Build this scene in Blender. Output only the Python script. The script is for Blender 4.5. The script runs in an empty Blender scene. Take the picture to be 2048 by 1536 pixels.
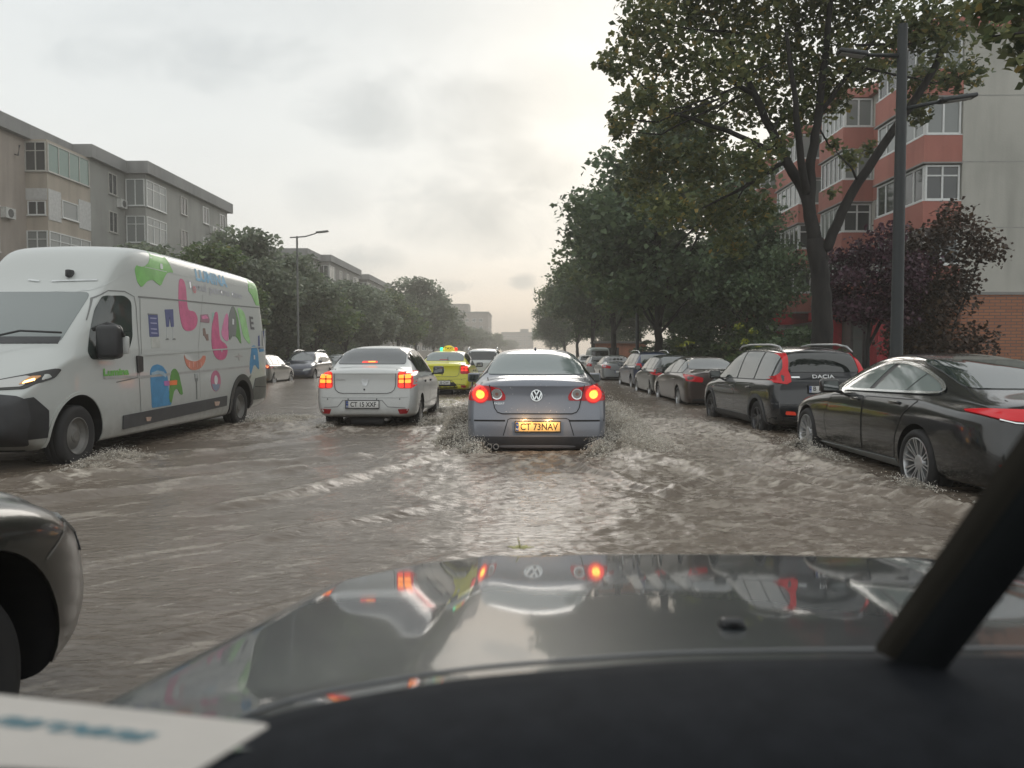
import bpy, bmesh, math, random
import numpy as np
from mathutils import Vector, Matrix
from mathutils.bvhtree import BVHTree
from mathutils.geometry import delaunay_2d_cdt

rnd = random.Random(7)
SC = bpy.context.scene
COL = SC.collection
R = math.radians
F, VX, HY, HC = 1540.0, 1050.0, 708.0, 1.28      # focal length in photo pixels, vanishing point, camera height above the water

def at(px, py, Y):
    return ((px - VX) / F * Y, Y, HC - (py - HY) / F * Y)

# ------------------------------------------------------------------ materials
MATS = {}
def nodes(name):
    m = bpy.data.materials.new(name); m.use_nodes = True
    nt = m.node_tree
    return m, nt, nt.nodes['Principled BSDF']

def setp(b, **k):
    for a, v in k.items():
        a = a.replace('_', ' ')
        if a in b.inputs:
            b.inputs[a].default_value = v

def noise_col(nt, b, c1, c2, scale, detail=4, lo=.35, hi=.65, stretch=None, rough=.6):
    tc = nt.nodes.new('ShaderNodeTexCoord'); n = nt.nodes.new('ShaderNodeTexNoise')
    n.inputs['Scale'].default_value = scale; n.inputs['Detail'].default_value = detail; n.inputs['Roughness'].default_value = rough
    if stretch:
        mp = nt.nodes.new('ShaderNodeMapping'); mp.inputs['Scale'].default_value = stretch
        nt.links.new(tc.outputs['Object'], mp.inputs['Vector']); nt.links.new(mp.outputs['Vector'], n.inputs['Vector'])
    else:
        nt.links.new(tc.outputs['Object'], n.inputs['Vector'])
    r = nt.nodes.new('ShaderNodeValToRGB')
    r.color_ramp.elements[0].position = lo; r.color_ramp.elements[1].position = hi
    r.color_ramp.elements[0].color = (*c1, 1); r.color_ramp.elements[1].color = (*c2, 1)
    nt.links.new(n.outputs['Fac'], r.inputs['Fac'])
    if b is not None:
        nt.links.new(r.outputs['Color'], b.inputs['Base Color'])
    return r, n, tc

def bump(nt, b, scale, strength, dist=.01, stretch=None, detail=3):
    tc = nt.nodes.new('ShaderNodeTexCoord'); n = nt.nodes.new('ShaderNodeTexNoise')
    n.inputs['Scale'].default_value = scale; n.inputs['Detail'].default_value = detail
    if stretch:
        mp = nt.nodes.new('ShaderNodeMapping'); mp.inputs['Scale'].default_value = stretch
        nt.links.new(tc.outputs['Object'], mp.inputs['Vector']); nt.links.new(mp.outputs['Vector'], n.inputs['Vector'])
    else:
        nt.links.new(tc.outputs['Object'], n.inputs['Vector'])
    bp = nt.nodes.new('ShaderNodeBump'); bp.inputs['Strength'].default_value = strength; bp.inputs['Distance'].default_value = dist
    nt.links.new(n.outputs['Fac'], bp.inputs['Height']); nt.links.new(bp.outputs['Normal'], b.inputs['Normal'])

def flat(name, c, rough=.5, metal=0, spec=.5, var=.12, scale=6, **k):
    if name in MATS: return MATS[name]
    m, nt, b = nodes(name)
    setp(b, Roughness=rough, Metallic=metal, Specular_IOR_Level=spec, **k)
    noise_col(nt, b, tuple(x * (1 - var) for x in c), tuple(min(1, x * (1 + var)) for x in c), scale)
    MATS[name] = m
    return m

def paint(name, c, metal=.25, rough=.32, coat=1.0, dirt=.35):
    if name in MATS: return MATS[name]
    m, nt, b = nodes(name)
    setp(b, Roughness=rough, Metallic=metal, Coat_Weight=coat, Coat_Roughness=.06, Coat_IOR=1.5)
    # road dirt that lies thickest low on the body
    tc = nt.nodes.new('ShaderNodeTexCoord'); n = nt.nodes.new('ShaderNodeTexNoise'); n.inputs['Scale'].default_value = 9; n.inputs['Detail'].default_value = 6
    nt.links.new(tc.outputs['Object'], n.inputs['Vector'])
    sx = nt.nodes.new('ShaderNodeSeparateXYZ'); nt.links.new(tc.outputs['Object'], sx.inputs[0])
    mr = nt.nodes.new('ShaderNodeMapRange'); mr.inputs[1].default_value = .95; mr.inputs[2].default_value = .25; mr.inputs[3].default_value = 0; mr.inputs[4].default_value = dirt
    nt.links.new(sx.outputs['Z'], mr.inputs[0])
    mu = nt.nodes.new('ShaderNodeMath'); mu.operation = 'MULTIPLY'
    nt.links.new(mr.outputs[0], mu.inputs[0]); nt.links.new(n.outputs['Fac'], mu.inputs[1])
    mx = nt.nodes.new('ShaderNodeMix'); mx.data_type = 'RGBA'
    mx.inputs[6].default_value = (*c, 1); mx.inputs[7].default_value = (.17, .145, .115, 1)
    nt.links.new(mu.outputs[0], mx.inputs[0]); nt.links.new(mx.outputs[2], b.inputs['Base Color'])
    n2 = nt.nodes.new('ShaderNodeTexNoise'); n2.inputs['Scale'].default_value = 3.0; n2.inputs['Detail'].default_value = 5
    nt.links.new(tc.outputs['Object'], n2.inputs['Vector'])
    bp = nt.nodes.new('ShaderNodeBump'); bp.inputs['Strength'].default_value = .05; bp.inputs['Distance'].default_value = .02
    nt.links.new(n2.outputs['Fac'], bp.inputs['Height']); nt.links.new(bp.outputs['Normal'], b.inputs['Normal'])
    MATS[name] = m
    return m

def glow(name, c, e, strength):
    if name in MATS: return MATS[name]
    m, nt, b = nodes(name)
    setp(b, Base_Color=(*c, 1), Roughness=.15, Emission_Color=(*e, 1), Emission_Strength=strength)
    MATS[name] = m
    return m

def glass(name, c, ior=1.9, rough=.03):
    if name in MATS: return MATS[name]
    m, nt, b = nodes(name)
    setp(b, Base_Color=(*c, 1), Roughness=rough, IOR=ior)
    bump(nt, b, 2.2, .04, .02)
    MATS[name] = m
    return m

def leafmat(name, ca, cb, cc=None, tr=.38):
    """foliage: every leaf gets its own shade, clumps drift in hue"""
    m = bpy.data.materials.new(name); m.use_nodes = True
    nt = m.node_tree; b = nt.nodes['Principled BSDF']
    g = nt.nodes.new('ShaderNodeNewGeometry')
    r = nt.nodes.new('ShaderNodeValToRGB'); e = r.color_ramp.elements
    e[0].color = (*ca, 1); e[1].color = (*cb, 1)
    if cc:
        x = e.new(.93); x.color = (*cb, 1); e[len(e) - 1].color = (*cc, 1)
    nt.links.new(g.outputs['Random Per Island'], r.inputs['Fac'])
    tc = nt.nodes.new('ShaderNodeTexCoord'); n = nt.nodes.new('ShaderNodeTexNoise'); n.inputs['Scale'].default_value = .55; n.inputs['Detail'].default_value = 3
    nt.links.new(tc.outputs['Object'], n.inputs['Vector'])
    mr = nt.nodes.new('ShaderNodeMapRange'); mr.inputs[1].default_value = .3; mr.inputs[2].default_value = .7; mr.inputs[3].default_value = .65; mr.inputs[4].default_value = 1.35
    nt.links.new(n.outputs['Fac'], mr.inputs[0])
    hs = nt.nodes.new('ShaderNodeHueSaturation'); nt.links.new(r.outputs['Color'], hs.inputs['Color']); nt.links.new(mr.outputs[0], hs.inputs['Value'])
    nt.links.new(hs.outputs['Color'], b.inputs['Base Color'])
    setp(b, Roughness=.5, Specular_IOR_Level=.35)
    t = nt.nodes.new('ShaderNodeBsdfTranslucent'); nt.links.new(hs.outputs['Color'], t.inputs['Color'])
    mx = nt.nodes.new('ShaderNodeMixShader'); mx.inputs[0].default_value = tr
    nt.links.new(b.outputs[0], mx.inputs[1]); nt.links.new(t.outputs[0], mx.inputs[2])
    nt.links.new(mx.outputs[0], nt.nodes['Material Output'].inputs['Surface'])
    MATS[name] = m
    return m

# ------------------------------------------------------------------ objects
def link(name, mesh, mat=None, parent=None):
    o = bpy.data.objects.new(name, mesh); COL.objects.link(o)
    if mat is not None:
        ms = mat if isinstance(mat, (list, tuple)) else [mat]
        if len(mesh.materials) == 0:
            for x in ms: mesh.materials.append(x)
    if parent is not None: o.parent = parent
    return o

def tag(o, label, cat, group=None, kind=None):
    o['label'] = label; o['category'] = cat
    if group: o['group'] = group
    if kind: o['kind'] = kind
    return o

def struct(o, kind='structure'):
    o['kind'] = kind
    return o

def empty(name, loc, rz=0.0, parent=None):
    o = bpy.data.objects.new(name, None); COL.objects.link(o)
    o.location = loc; o.rotation_euler = (0, 0, rz); o.empty_display_size = .2
    if parent: o.parent = parent
    return o

def me_from(verts, faces, smooth=False, name='mesh'):
    m = bpy.data.meshes.new(name); m.from_pydata([tuple(v) for v in verts], [], [tuple(f) for f in faces]); m.update()
    if smooth: m.polygons.foreach_set('use_smooth', [True] * len(m.polygons))
    return m

def from_bm(bm, smooth=False, angle=None, name='mesh'):
    m = bpy.data.meshes.new(name); bm.normal_update(); bm.to_mesh(m); bm.free()
    if smooth:
        m.polygons.foreach_set('use_smooth', [True] * len(m.polygons))
        if angle: m.set_sharp_from_angle(angle=R(angle))
    return m

class MB:
    """collects shapes of ONE part"""
    def __init__(s): s.v = []; s.f = []
    def add(s, vs, fs):
        o = len(s.v); s.v += [tuple(v) for v in vs]; s.f += [tuple(i + o for i in f) for f in fs]; return s
    def box(s, x0, x1, y0, y1, z0, z1):
        return s.add([(x0,y0,z0),(x1,y0,z0),(x1,y1,z0),(x0,y1,z0),(x0,y0,z1),(x1,y0,z1),(x1,y1,z1),(x0,y1,z1)],
                     [(0,3,2,1),(4,5,6,7),(0,1,5,4),(1,2,6,5),(2,3,7,6),(3,0,4,7)])
    def tube(s, pts, rad, n=8, cap=True):
        pts = [Vector(p) for p in pts]; rings = []
        if not isinstance(rad, (list, tuple)): rad = [rad] * len(pts)
        for i, p in enumerate(pts):
            d = (pts[min(i + 1, len(pts) - 1)] - pts[max(i - 1, 0)]).normalized()
            a = d.cross(Vector((0, 0, 1)) if abs(d.z) < .95 else Vector((1, 0, 0))).normalized(); b = d.cross(a)
            rings.append([p + (a * math.cos(2*math.pi*k/n) + b * math.sin(2*math.pi*k/n)) * rad[i] for k in range(n)])
        vs = [v for r in rings for v in r]; fs = []
        for i in range(len(pts) - 1):
            for k in range(n):
                fs.append((i*n+k, i*n+(k+1)%n, (i+1)*n+(k+1)%n, (i+1)*n+k))
        if cap: fs += [tuple(range(n))[::-1], tuple((len(pts)-1)*n + k for k in range(n))]
        return s.add(vs, fs)
    def lathe(s, prof, n=32, axis='x'):
        """prof: (along, radius)"""
        vs = []; fs = []
        for (a, r) in prof:
            for k in range(n):
                c, q = math.cos(2*math.pi*k/n)*r, math.sin(2*math.pi*k/n)*r
                vs.append((a, c, q) if axis == 'x' else (c, q, a) if axis == 'z' else (c, a, q))
        for i in range(len(prof) - 1):
            for k in range(n):
                fs.append((i*n+k, i*n+(k+1)%n, (i+1)*n+(k+1)%n, (i+1)*n+k))
        return s.add(vs, fs)
    def prism(s, poly, y0, y1):
        """(x,z) outline pushed from y0 to y1"""
        n = len(poly)
        return s.add([(x, y0, z) for x, z in poly] + [(x, y1, z) for x, z in poly],
                     [tuple(range(n)), tuple(range(n, 2*n))[::-1]] + [(i, (i+1)%n, n+(i+1)%n, n+i) for i in range(n)])
    def mesh(s, smooth=False, angle=None):
        m = me_from(s.v, s.f)
        bm = bmesh.new(); bm.from_mesh(m); bmesh.ops.recalc_face_normals(bm, faces=bm.faces); bm.to_mesh(m); bm.free()
        if smooth:
            m.polygons.foreach_set('use_smooth', [True] * len(m.polygons))
            if angle: m.set_sharp_from_angle(angle=R(angle))
        return m
    def build(s, name, mat, parent=None, smooth=False, angle=None):
        return link(name, s.mesh(smooth, angle), mat, parent)

def rbox(sx, sy, sz, bev, seg=3, c=(0, 0, 0), taper=1.0):
    bm = bmesh.new(); bmesh.ops.create_cube(bm, size=1)
    for v in bm.verts:
        k = taper if v.co.z > 0 else 1
        v.co = Vector((v.co.x * sx * k, v.co.y * sy * k, v.co.z * sz))
    bmesh.ops.bevel(bm, geom=bm.edges[:], offset=bev, segments=seg, profile=.5, affect='EDGES')
    for v in bm.verts: v.co += Vector(c)
    return from_bm(bm, True, 40)

def eval_mesh(o):
    dg = bpy.context.evaluated_depsgraph_get()
    return bpy.data.meshes.new_from_object(o.evaluated_get(dg))

def text_mesh(s, size, extrude=0.0, shear=0.0, bold=0.0, width=None):
    c = bpy.data.curves.new('lettering', 'FONT'); c.body = s; c.size = size; c.extrude = extrude
    c.align_x = 'CENTER'; c.align_y = 'CENTER'; c.shear = shear; c.offset = bold; c.resolution_u = 4
    o = bpy.data.objects.new('lettering', c); COL.objects.link(o)
    bpy.context.view_layer.update()
    m = eval_mesh(o)
    bpy.data.objects.remove(o); bpy.data.curves.remove(c)
    if width:
        xs = [v.co.x for v in m.vertices]; w = max(xs) - min(xs); mid = (max(xs) + min(xs)) / 2
        for v in m.vertices: v.co.x = (v.co.x - mid) * width / w
    ys = [v.co.y for v in m.vertices]; my = (max(ys) + min(ys)) / 2
    for v in m.vertices: v.co.y -= my
    return m

# ------------------------------------------------------------------ shapes laid on a body
def rounded(poly, r, n=4):
    out = []; N = len(poly)
    for i in range(N):
        p = Vector(poly[i]); a = Vector(poly[i-1]) - p; b = Vector(poly[(i+1) % N]) - p
        d = min(r, a.length*.45, b.length*.45)
        pa = p + a.normalized()*d; pb = p + b.normalized()*d
        for k in range(n + 1):
            t = k / n
            out.append(tuple(pa*(1-t)**2 + p*2*t*(1-t) + pb*t*t))
    return out

def smoothpoly(poly, n=4):
    """closed Catmull-Rom through the points"""
    out = []; N = len(poly)
    for i in range(N):
        p0, p1, p2, p3 = (np.array(poly[(i+k-1) % N], float) for k in range(4))
        for k in range(n):
            t = k / n
            out.append(tuple(.5*((2*p1)+(-p0+p2)*t+(2*p0-5*p1+4*p2-p3)*t*t+(-p0+3*p1-3*p2+p3)*t**3)))
    return out

def circle(cx, cy, r, n=24, ry=None):
    ry = ry or r
    return [(cx + r*math.cos(2*math.pi*k/n), cy + ry*math.sin(2*math.pi*k/n)) for k in range(n)]

def inside(p, poly):
    x, y = p; c = False; j = len(poly) - 1
    for i in range(len(poly)):
        xi, yi = poly[i]; xj, yj = poly[j]
        if (yi > y) != (yj > y) and x < (xj-xi)*(y-yi)/(yj-yi) + xi: c = not c
        j = i
    return c

def cast(bv, p, axis, side):
    a, b = p
    if axis == 'rear': o, d = Vector((a, -3, b)), Vector((0, 1, 0))
    elif axis == 'front': o, d = Vector((a, 14, b)), Vector((0, -1, 0))
    elif axis == 'side': o, d = Vector((side*5, a, b)), Vector((-side, 0, 0))
    else: o, d = Vector((a, b, 6)), Vector((0, 0, -1))
    h = bv.ray_cast(o, d)
    if h[0] is None:
        h = bv.find_nearest(o + d*3.0 if axis != 'front' else Vector((a, 5, b)))
        return h[0], h[1], d
    return h[0], h[1], d

def patch(bv, poly, axis, off, mat, name, parent, side=1, grid=.07, thick=.012):
    P = []
    N = len(poly)
    for i in range(N):
        a = Vector(poly[i]); b = Vector(poly[(i+1) % N]); k = max(1, int((b-a).length / grid))
        for j in range(k):
            q = a.lerp(b, j/k)
            if not P or (Vector(P[-1]) - q).length > 1e-4: P.append((q.x, q.y))
    nb = len(P)
    xs = [p[0] for p in P]; ys = [p[1] for p in P]
    x = min(xs) + grid*.5
    while x < max(xs):
        y = min(ys) + grid*.5
        while y < max(ys):
            if inside((x, y), P) and min((x-p[0])**2 + (y-p[1])**2 for p in P) > (grid*.35)**2: P.append((x, y))
            y += grid
        x += grid
    vs, es, fs, *_ = delaunay_2d_cdt([Vector(p) for p in P], [], [list(range(nb))], 1, 1e-5)
    top = []; low = []
    for v in vs:
        h, n, d = cast(bv, (v.x, v.y), axis, side)
        if n.dot(d) > 0: n = -n
        top.append(h + n*off); low.append(h + n*(off - thick))
    faces = []
    cnt = {}
    for f in fs:
        f = list(f)
        nn = (top[f[1]] - top[f[0]]).cross(top[f[2]] - top[f[0]])
        if nn.dot(d) > 0: f.reverse()
        faces.append(tuple(f))
        for i in range(len(f)):
            e = (f[i], f[(i+1) % len(f)]); cnt[e] = 1
    V = list(top); nf = len(faces)
    bd = [e for e in cnt if (e[1], e[0]) not in cnt]
    mp = {}
    for a, b in bd:
        for q in (a, b):
            if q not in mp:
                mp[q] = len(V); V.append(top[q]); V.append(low[q])
        faces.append((mp[b], mp[a], mp[a]+1, mp[b]+1))
    m = me_from(V, faces)
    m.polygons.foreach_set('use_smooth', [True]*nf + [False]*(len(faces)-nf))
    return link(name, m, mat, parent)

def ribbon(bv, path, w, axis, off, mat, name, parent, side=1, step=.06, closed=False):
    P = []
    pts = list(path) + ([path[0]] if closed else [])
    for i in range(len(pts)-1):
        a = Vector(pts[i]); b = Vector(pts[i+1]); k = max(1, int((b-a).length/step))
        for j in range(k): P.append(a.lerp(b, j/k))
    P.append(Vector(pts[-1]))
    V = []
    for i, p in enumerate(P):
        d = (P[min(i+1, len(P)-1)] - P[max(i-1, 0)]).normalized(); n = Vector((-d.y, d.x))*w/2
        for s in (-1, 1):
            q = p + n*s; h, nn, dd = cast(bv, (q.x, q.y), axis, side)
            if nn.dot(dd) > 0: nn = -nn
            V.append(h + nn*off)
    fs = [(2*i, 2*i+1, 2*i+3, 2*i+2) for i in range(len(P)-1)]
    return link(name, me_from(V, fs, True), mat, parent)

def text_on(bv, s, size, pos, axis, off, mat, name, parent, side=1, flip=False, width=None, bold=0, rot=0, shear=0):
    m = text_mesh(s, size, 0, shear, bold, width)
    ca, sa = math.cos(rot), math.sin(rot)
    for v in m.vertices:
        x = v.co.x*ca - v.co.y*sa; y = v.co.x*sa + v.co.y*ca
        h, n, d = cast(bv, (pos[0] + (-x if flip else x), pos[1] + y), axis, side)
        if n.dot(d) > 0: n = -n
        v.co = h + n*off
    return link(name, m, mat, parent)
# ------------------------------------------------------------------ shared car materials
BLACK = flat('black_plastic', (.022, .023, .025), .45)
RUBBER = flat('tyre_rubber', (.018, .018, .019), .75)
WELL = flat('wheel_well', (.008, .008, .009), .9)
SILVER = flat('alloy_silver', (.55, .56, .57), .28, .8)
DARKALLOY = flat('dark_alloy', (.10, .10, .105), .35, .6)
STEEL = flat('steel_rim', (.36, .35, .34), .4, .6)
CHROME = flat('bright_trim', (.80, .82, .82), .16, .9, var=.03)
SEAM = flat('panel_gap', (.008, .008, .009), .8)
PLATE = flat('plate_white', (.72, .72, .70), .35, var=.04)
PLATEBLUE = flat('plate_blue', (.02, .07, .30), .35)
INK = flat('plate_ink', (.02, .02, .022), .5)
GLASS = glass('tinted_glass', (.012, .016, .016), 1.85)
GLASSCLEAR = glass('side_glass', (.03, .042, .04), 2.5)
GLASSREAR = glass('rear_window_glass', (.15, .185, .18), 1.9, .07)
REDLENS = glow('red_lens', (.32, .008, .012), (.6, .01, .02), .10)
REDLIT = glow('red_lens_lit', (.42, .010, .014), (.9, .02, .02), .30)
REDDARK = glow('red_lens_faint_glow', (.22, .006, .010), (.5, .01, .02), .04)  # faint emission brightens reflectors and lenses whose lamps are off
LAMPRED = glow('brake_lamp', (.6, .02, .01), (1, .04, .02), .75)
LAMPORANGE = glow('brake_lamp_core', (.8, .25, .03), (1, .30, .04), 1.25)
LAMPYELLOW = glow('lamp_led', (.9, .7, .1), (1, .62, .06), 1.6)
HEADLENS = glass('headlamp_lens', (.35, .36, .36), 1.6, .08)
DARKLENS = glass('smoked_lens', (.05, .05, .05), 1.6, .08)

def car_cage(keys, rearp, frontp, bow=(.05, .10), sq=False):
    """stations (y, underside, half width, shoulder z, top z, half width at the top) -> closed cage"""
    vs = []; rings = []
    def ring(y, zb, w, zs, zt, wt):
        h = zt - zs; drop = min(.075, .4*h); b7 = min(.03, .3*h)
        if sq: drop *= .7
        half = [(.93*w, zb+.02), (.985*w, zb+.14), (w, zb+.48*(zs-zb)), (.992*w, zs-.13), (.995*w if sq else .962*w, zs-.005)]
        p7 = (.985*w if sq else .925*w if h > .2 else max(wt+.3*(.94*w-wt), wt), zs+b7); p9 = (wt, zt-drop)
        half += [p7, (p7[0]+(p9[0]-p7[0])*(.86 if sq and h > .6 else .5)+.012*min(1, h/.3), p7[1]+(p9[1]-p7[1])*(.86 if sq and h > .6 else .5)), p9]
        bot = [(-.7*w, zb), (-.35*w, zb), (0, zb), (.35*w, zb), (.7*w, zb)]
        top = [(.78*wt, zt-.28*drop), (.4*wt, zt), (0, zt+.006), (-.4*wt, zt), (-.78*wt, zt-.28*drop)]
        return bot + half + top + [(-x, z) for x, z in half[::-1]]
    n = len(ring(*keys[0]))
    y0, y1 = keys[0][0], keys[-1][0]
    def warp(y, z):
        return y + rearp(z)*max(0, 1-(y-y0)/.5) + frontp(z)*max(0, 1-(y1-y)/.6)
    for k in keys:
        rings.append(len(vs))
        for x, z in ring(*k): vs.append((x, warp(k[0], z), z))
    fs = []
    for i in range(len(keys)-1):
        a, b = rings[i], rings[i+1]
        for j in range(n):
            fs.append((a+j, a+(j+1) % n, b+(j+1) % n, b+j))
    def cap(r0, key, sgn, bw):
        L = ring(*key)
        rows = [[0, 1, 2, 3, 4]] + [[n-1-j, None, None, None, 5+j] for j in range(8)] + [[17, 16, 15, 14, 13]]
        idx = []
        for r in rows:
            if r[1] is not None: idx.append([r0+q for q in r]); continue
            xl, z = L[r[0]]; xr = L[r[4]][0]; out = [r0+r[0]]
            for t in (-.5, 0, .5):
                x = (xl+xr)/2 + t*(xr-xl); y = key[0] + sgn*bw*(1-(2*t)**2*.9)
                vs.append((x, warp(y, z), z)); out.append(len(vs)-1)
            idx.append(out + [r0+r[4]])
        for i in range(9):
            for j in range(4):
                f = (idx[i][j], idx[i][j+1], idx[i+1][j+1], idx[i+1][j])
                fs.append(f if sgn < 0 else f[::-1])
    cap(rings[0], keys[0], -1, bow[0]); cap(rings[-1], keys[-1], 1, bow[1])
    return vs, fs

def car_body(root, keys, mat, wheels, arch_r, rearp=lambda z: 0, frontp=lambda z: 0, bow=(.05, .10), sub=2, name='body', sq=False):
    vs, fs = car_cage(keys, rearp, frontp, bow, sq)
    m = me_from(vs, fs); bm = bmesh.new(); bm.from_mesh(m); bmesh.ops.recalc_face_normals(bm, faces=bm.faces); bm.to_mesh(m); bm.free()
    o = link(name, m, [mat, WELL])
    s = o.modifiers.new('s', 'SUBSURF'); s.levels = sub; s.render_levels = sub
    bpy.context.view_layer.update()
    ms = eval_mesh(o); o.modifiers.clear(); o.data = ms
    bm = bmesh.new(); bm.from_mesh(ms); bv = BVHTree.FromBMesh(bm); bm.free()
    hw = max(k[2] for k in keys)
    cutters = []
    for (y, z) in wheels:
        for sd in (-1, 1):
            prof = [(sd*.50*hw, 0), (sd*.50*hw, arch_r), (sd*(hw+.3), arch_r), (sd*(hw+.3), 0)]
            mb = MB().lathe(prof, 40)
            cm = mb.mesh(); bm = bmesh.new(); bm.from_mesh(cm)
            bmesh.ops.remove_doubles(bm, verts=bm.verts, dist=1e-5); bmesh.ops.recalc_face_normals(bm, faces=bm.faces)
            bm.to_mesh(cm); bm.free()
            c = link('cutter', cm); c.location = (0, y, z); cutters.append(c)
    for c in cutters:
        b = o.modifiers.new('b', 'BOOLEAN'); b.operation = 'DIFFERENCE'; b.object = c; b.solver = 'EXACT'
    bpy.context.view_layer.update()
    mm = eval_mesh(o); o.modifiers.clear(); o.data = mm
    for c in cutters: bpy.data.objects.remove(c)
    mm.materials.clear(); mm.materials.append(mat); mm.materials.append(WELL)
    for p in mm.polygons:
        p.material_index = 0; p.use_smooth = True
        c = p.center
        for (y, z) in wheels:
            d = math.hypot(c.y-y, c.z-z)
            if d < arch_r+.004 and abs(c.x) > .48*hw:
                rad = Vector((0, c.y-y, c.z-z))
                if abs(c.x) < .52*hw or (rad.length > .01 and p.normal.dot(rad.normalized()) < -.8): p.material_index = 1
        if p.normal.z < -.75 and c.z < keys[len(keys)//2][1] + .05: p.material_index = 1
    mm.set_sharp_from_angle(angle=R(38))
    o.parent = root
    return o, bv

WCACHE = {}
def wheel(root, x, y, z, r, w, style, side, rim_r=.66):
    key = (r, w, style, rim_r)
    if key not in WCACHE:
        hub = MB().lathe([(-.3*w, 0), (-.3*w, .55*r), (.1*w, .55*r), (.1*w, 0)], 24).mesh()
        hub.materials.append(BLACK)
        q = w/2
        ty = MB().lathe([(-q*.8, rim_r*r), (-q, .82*r), (-q*.95, .93*r), (-q*.72, .99*r), (-q*.3, r), (-q*.25, .985*r), (-q*.2, r), (q*.2, r), (q*.25, .985*r), (q*.3, r), (q*.72, .99*r), (q*.95, .93*r), (q, .82*r), (q*.85, rim_r*r), (q*.7, rim_r*r*.98)], 48).mesh(True, 50)
        ty.materials.append(RUBBER)
        mb = MB().lathe([(q*.74, rim_r*r), (q*.9, rim_r*r*1.0), (q*.92, rim_r*r*.96), (q*.74, rim_r*r*.93), (q*.1, rim_r*r*.9)], 48)
        ro = rim_r*r*.95
        def spoke(a, w0, w1, x0, x1, r0=.05):
            c, s = math.cos(a), math.sin(a)
            def P(rr, t, xx): return (xx, rr*c - t*s, rr*s + t*c)
            mb.add([P(r0, -w0, x0), P(r0, w0, x0), P(ro, w1, x1), P(ro, -w1, x1), P(r0, -w0, x0-.03), P(r0, w0, x0-.03), P(ro, w1, x1-.03), P(ro, -w1, x1-.03)],
                   [(0,1,2,3), (4,7,6,5), (0,4,5,1), (2,6,7,3), (1,5,6,2), (0,3,7,4)])
        if style == 'multi':
            for k in range(20): spoke(2*math.pi*(k+(.16 if k % 2 else -.16))/20, .006, .0085, q*.62, q*.86)
            mat = SILVER
        elif style in ('five', 'dark'):
            for k in range(5):
                for d in (-.16, .16): spoke(2*math.pi*k/5+d, .016, .017, q*.6, q*.82)
            mat = SILVER if style == 'five' else DARKALLOY
        elif style == 'cover':
            for k in range(9): spoke(2*math.pi*k/9, .02, .034, q*.75, q*.85)
            mat = STEEL
        else:
            mb.lathe([(q*.70, rim_r*r*.95), (q*.45, rim_r*r*.80), (q*.30, rim_r*r*.72), (q*.55, rim_r*r*.50), (q*.62, rim_r*r*.30), (q*.75, rim_r*r*.27), (q*.75, 0)], 40)
            for k in range(8):
                a = 2*math.pi*k/8; mb.lathe([(q*.42, 0), (q*.50, 0)], 4)
            mat = flat('van_rim_grey', (.17, .165, .155), .5, .3)
        mb.lathe([(q*.4, .09), (q*.68, .075), (q*.74, .055), (q*.76, .02), (q*.76, 0)], 24)
        rm = mb.mesh(True, 35); rm.materials.append(mat)
        WCACHE[key] = (hub, ty, rm)
    hub, ty, rm = WCACHE[key]
    o = link('wheel', hub, None, root); o.location = (x, y, z); o.rotation_euler = (rnd.uniform(0, 6) if side > 0 else rnd.uniform(0, 6), 0, 0 if side > 0 else math.pi)
    if side < 0: o.rotation_euler = (rnd.uniform(0, 6), 0, math.pi)
    link('tyre', ty, None, o); link('rim', rm, None, o)
    return o

def wheels4(root, hw, ys, z, r, w, style, rim_r=.66, inset=.02):
    for y in ys:
        for s in (-1, 1): wheel(root, s*(hw-inset-w/2), y, z, r, w, style, s, rim_r)

def mirror(root, x, y, z, mat, side, s=1.0):
    m = rbox(.20*s, .09*s, .15*s, .035*s, 3, (side*.10*s, 0, .02)); m.materials.append(mat)
    o = link('mirror', m, None, root); o.location = (x, y, z)
    g = MB().box(-.075*s, .075*s, -.002, .002, -.05*s, .05*s).build('mirror_glass', GLASSCLEAR, o); g.location = (side*.10*s, -.047*s, .02)
    MB().tube([(-side*.06, .02, -.06*s), (side*.05*s, 0, -.03*s)], .022, 8).build('mirror_arm', BLACK, o)
    return o

def plate(root, x, y, z, txt, w=.52, h=.115, mat=None, facing=-1, tilt=0, size=.105, txtw=None, band=True, frame=True):
    """facing -1 looks back along the car"""
    m = rbox(w, .012, h, .004, 2); m.materials.append(mat or PLATE)
    o = link('licence_plate', m, None, root); o.location = (x, y, z); o.rotation_euler = (tilt, 0, 0 if facing < 0 else math.pi)
    if band:
        b = MB().box(-w/2+.004, -w/2+.042, -.0078, -.005, -h/2+.006, h/2-.006).build('country_band', PLATEBLUE, o)
        MB().add([(math.cos(a)*.010*k-w/2+.023, -.0092, math.sin(a)*.010*k+h*.18) for k, a in [(1 if i % 2 == 0 else .5, 2*math.pi*i/10) for i in range(10)]], [tuple(range(10))]).build('country_emblem', flat('band_emblem', (.75, .6, .05), .5), o)
        tm = text_mesh('RO', .026, 0, 0, .001)
        for v in tm.vertices: v.co = Vector((v.co.x-w/2+.023, -.0092, v.co.y-h*.25))
        link('country_letters', tm, PLATE, o)
    if txt:
        tm = text_mesh(txt, size, 0, 0, .0016, txtw or w*.80)
        for v in tm.vertices: v.co = Vector((v.co.x+(.018 if band else 0), -.0085, v.co.y))
        link('plate_number', tm, INK, o)
    if frame:
        f = MB(); e = .010
        f.box(-w/2-e, w/2+e, -.009, .005, h/2, h/2+e); f.box(-w/2-e, w/2+e, -.009, .005, -h/2-e*1.6, -h/2)
        f.box(-w/2-e, -w/2, -.009, .005, -h/2, h/2); f.box(w/2, w/2+e, -.009, .005, -h/2, h/2)
        f.build('plate_frame', BLACK, o)
    return o

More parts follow.
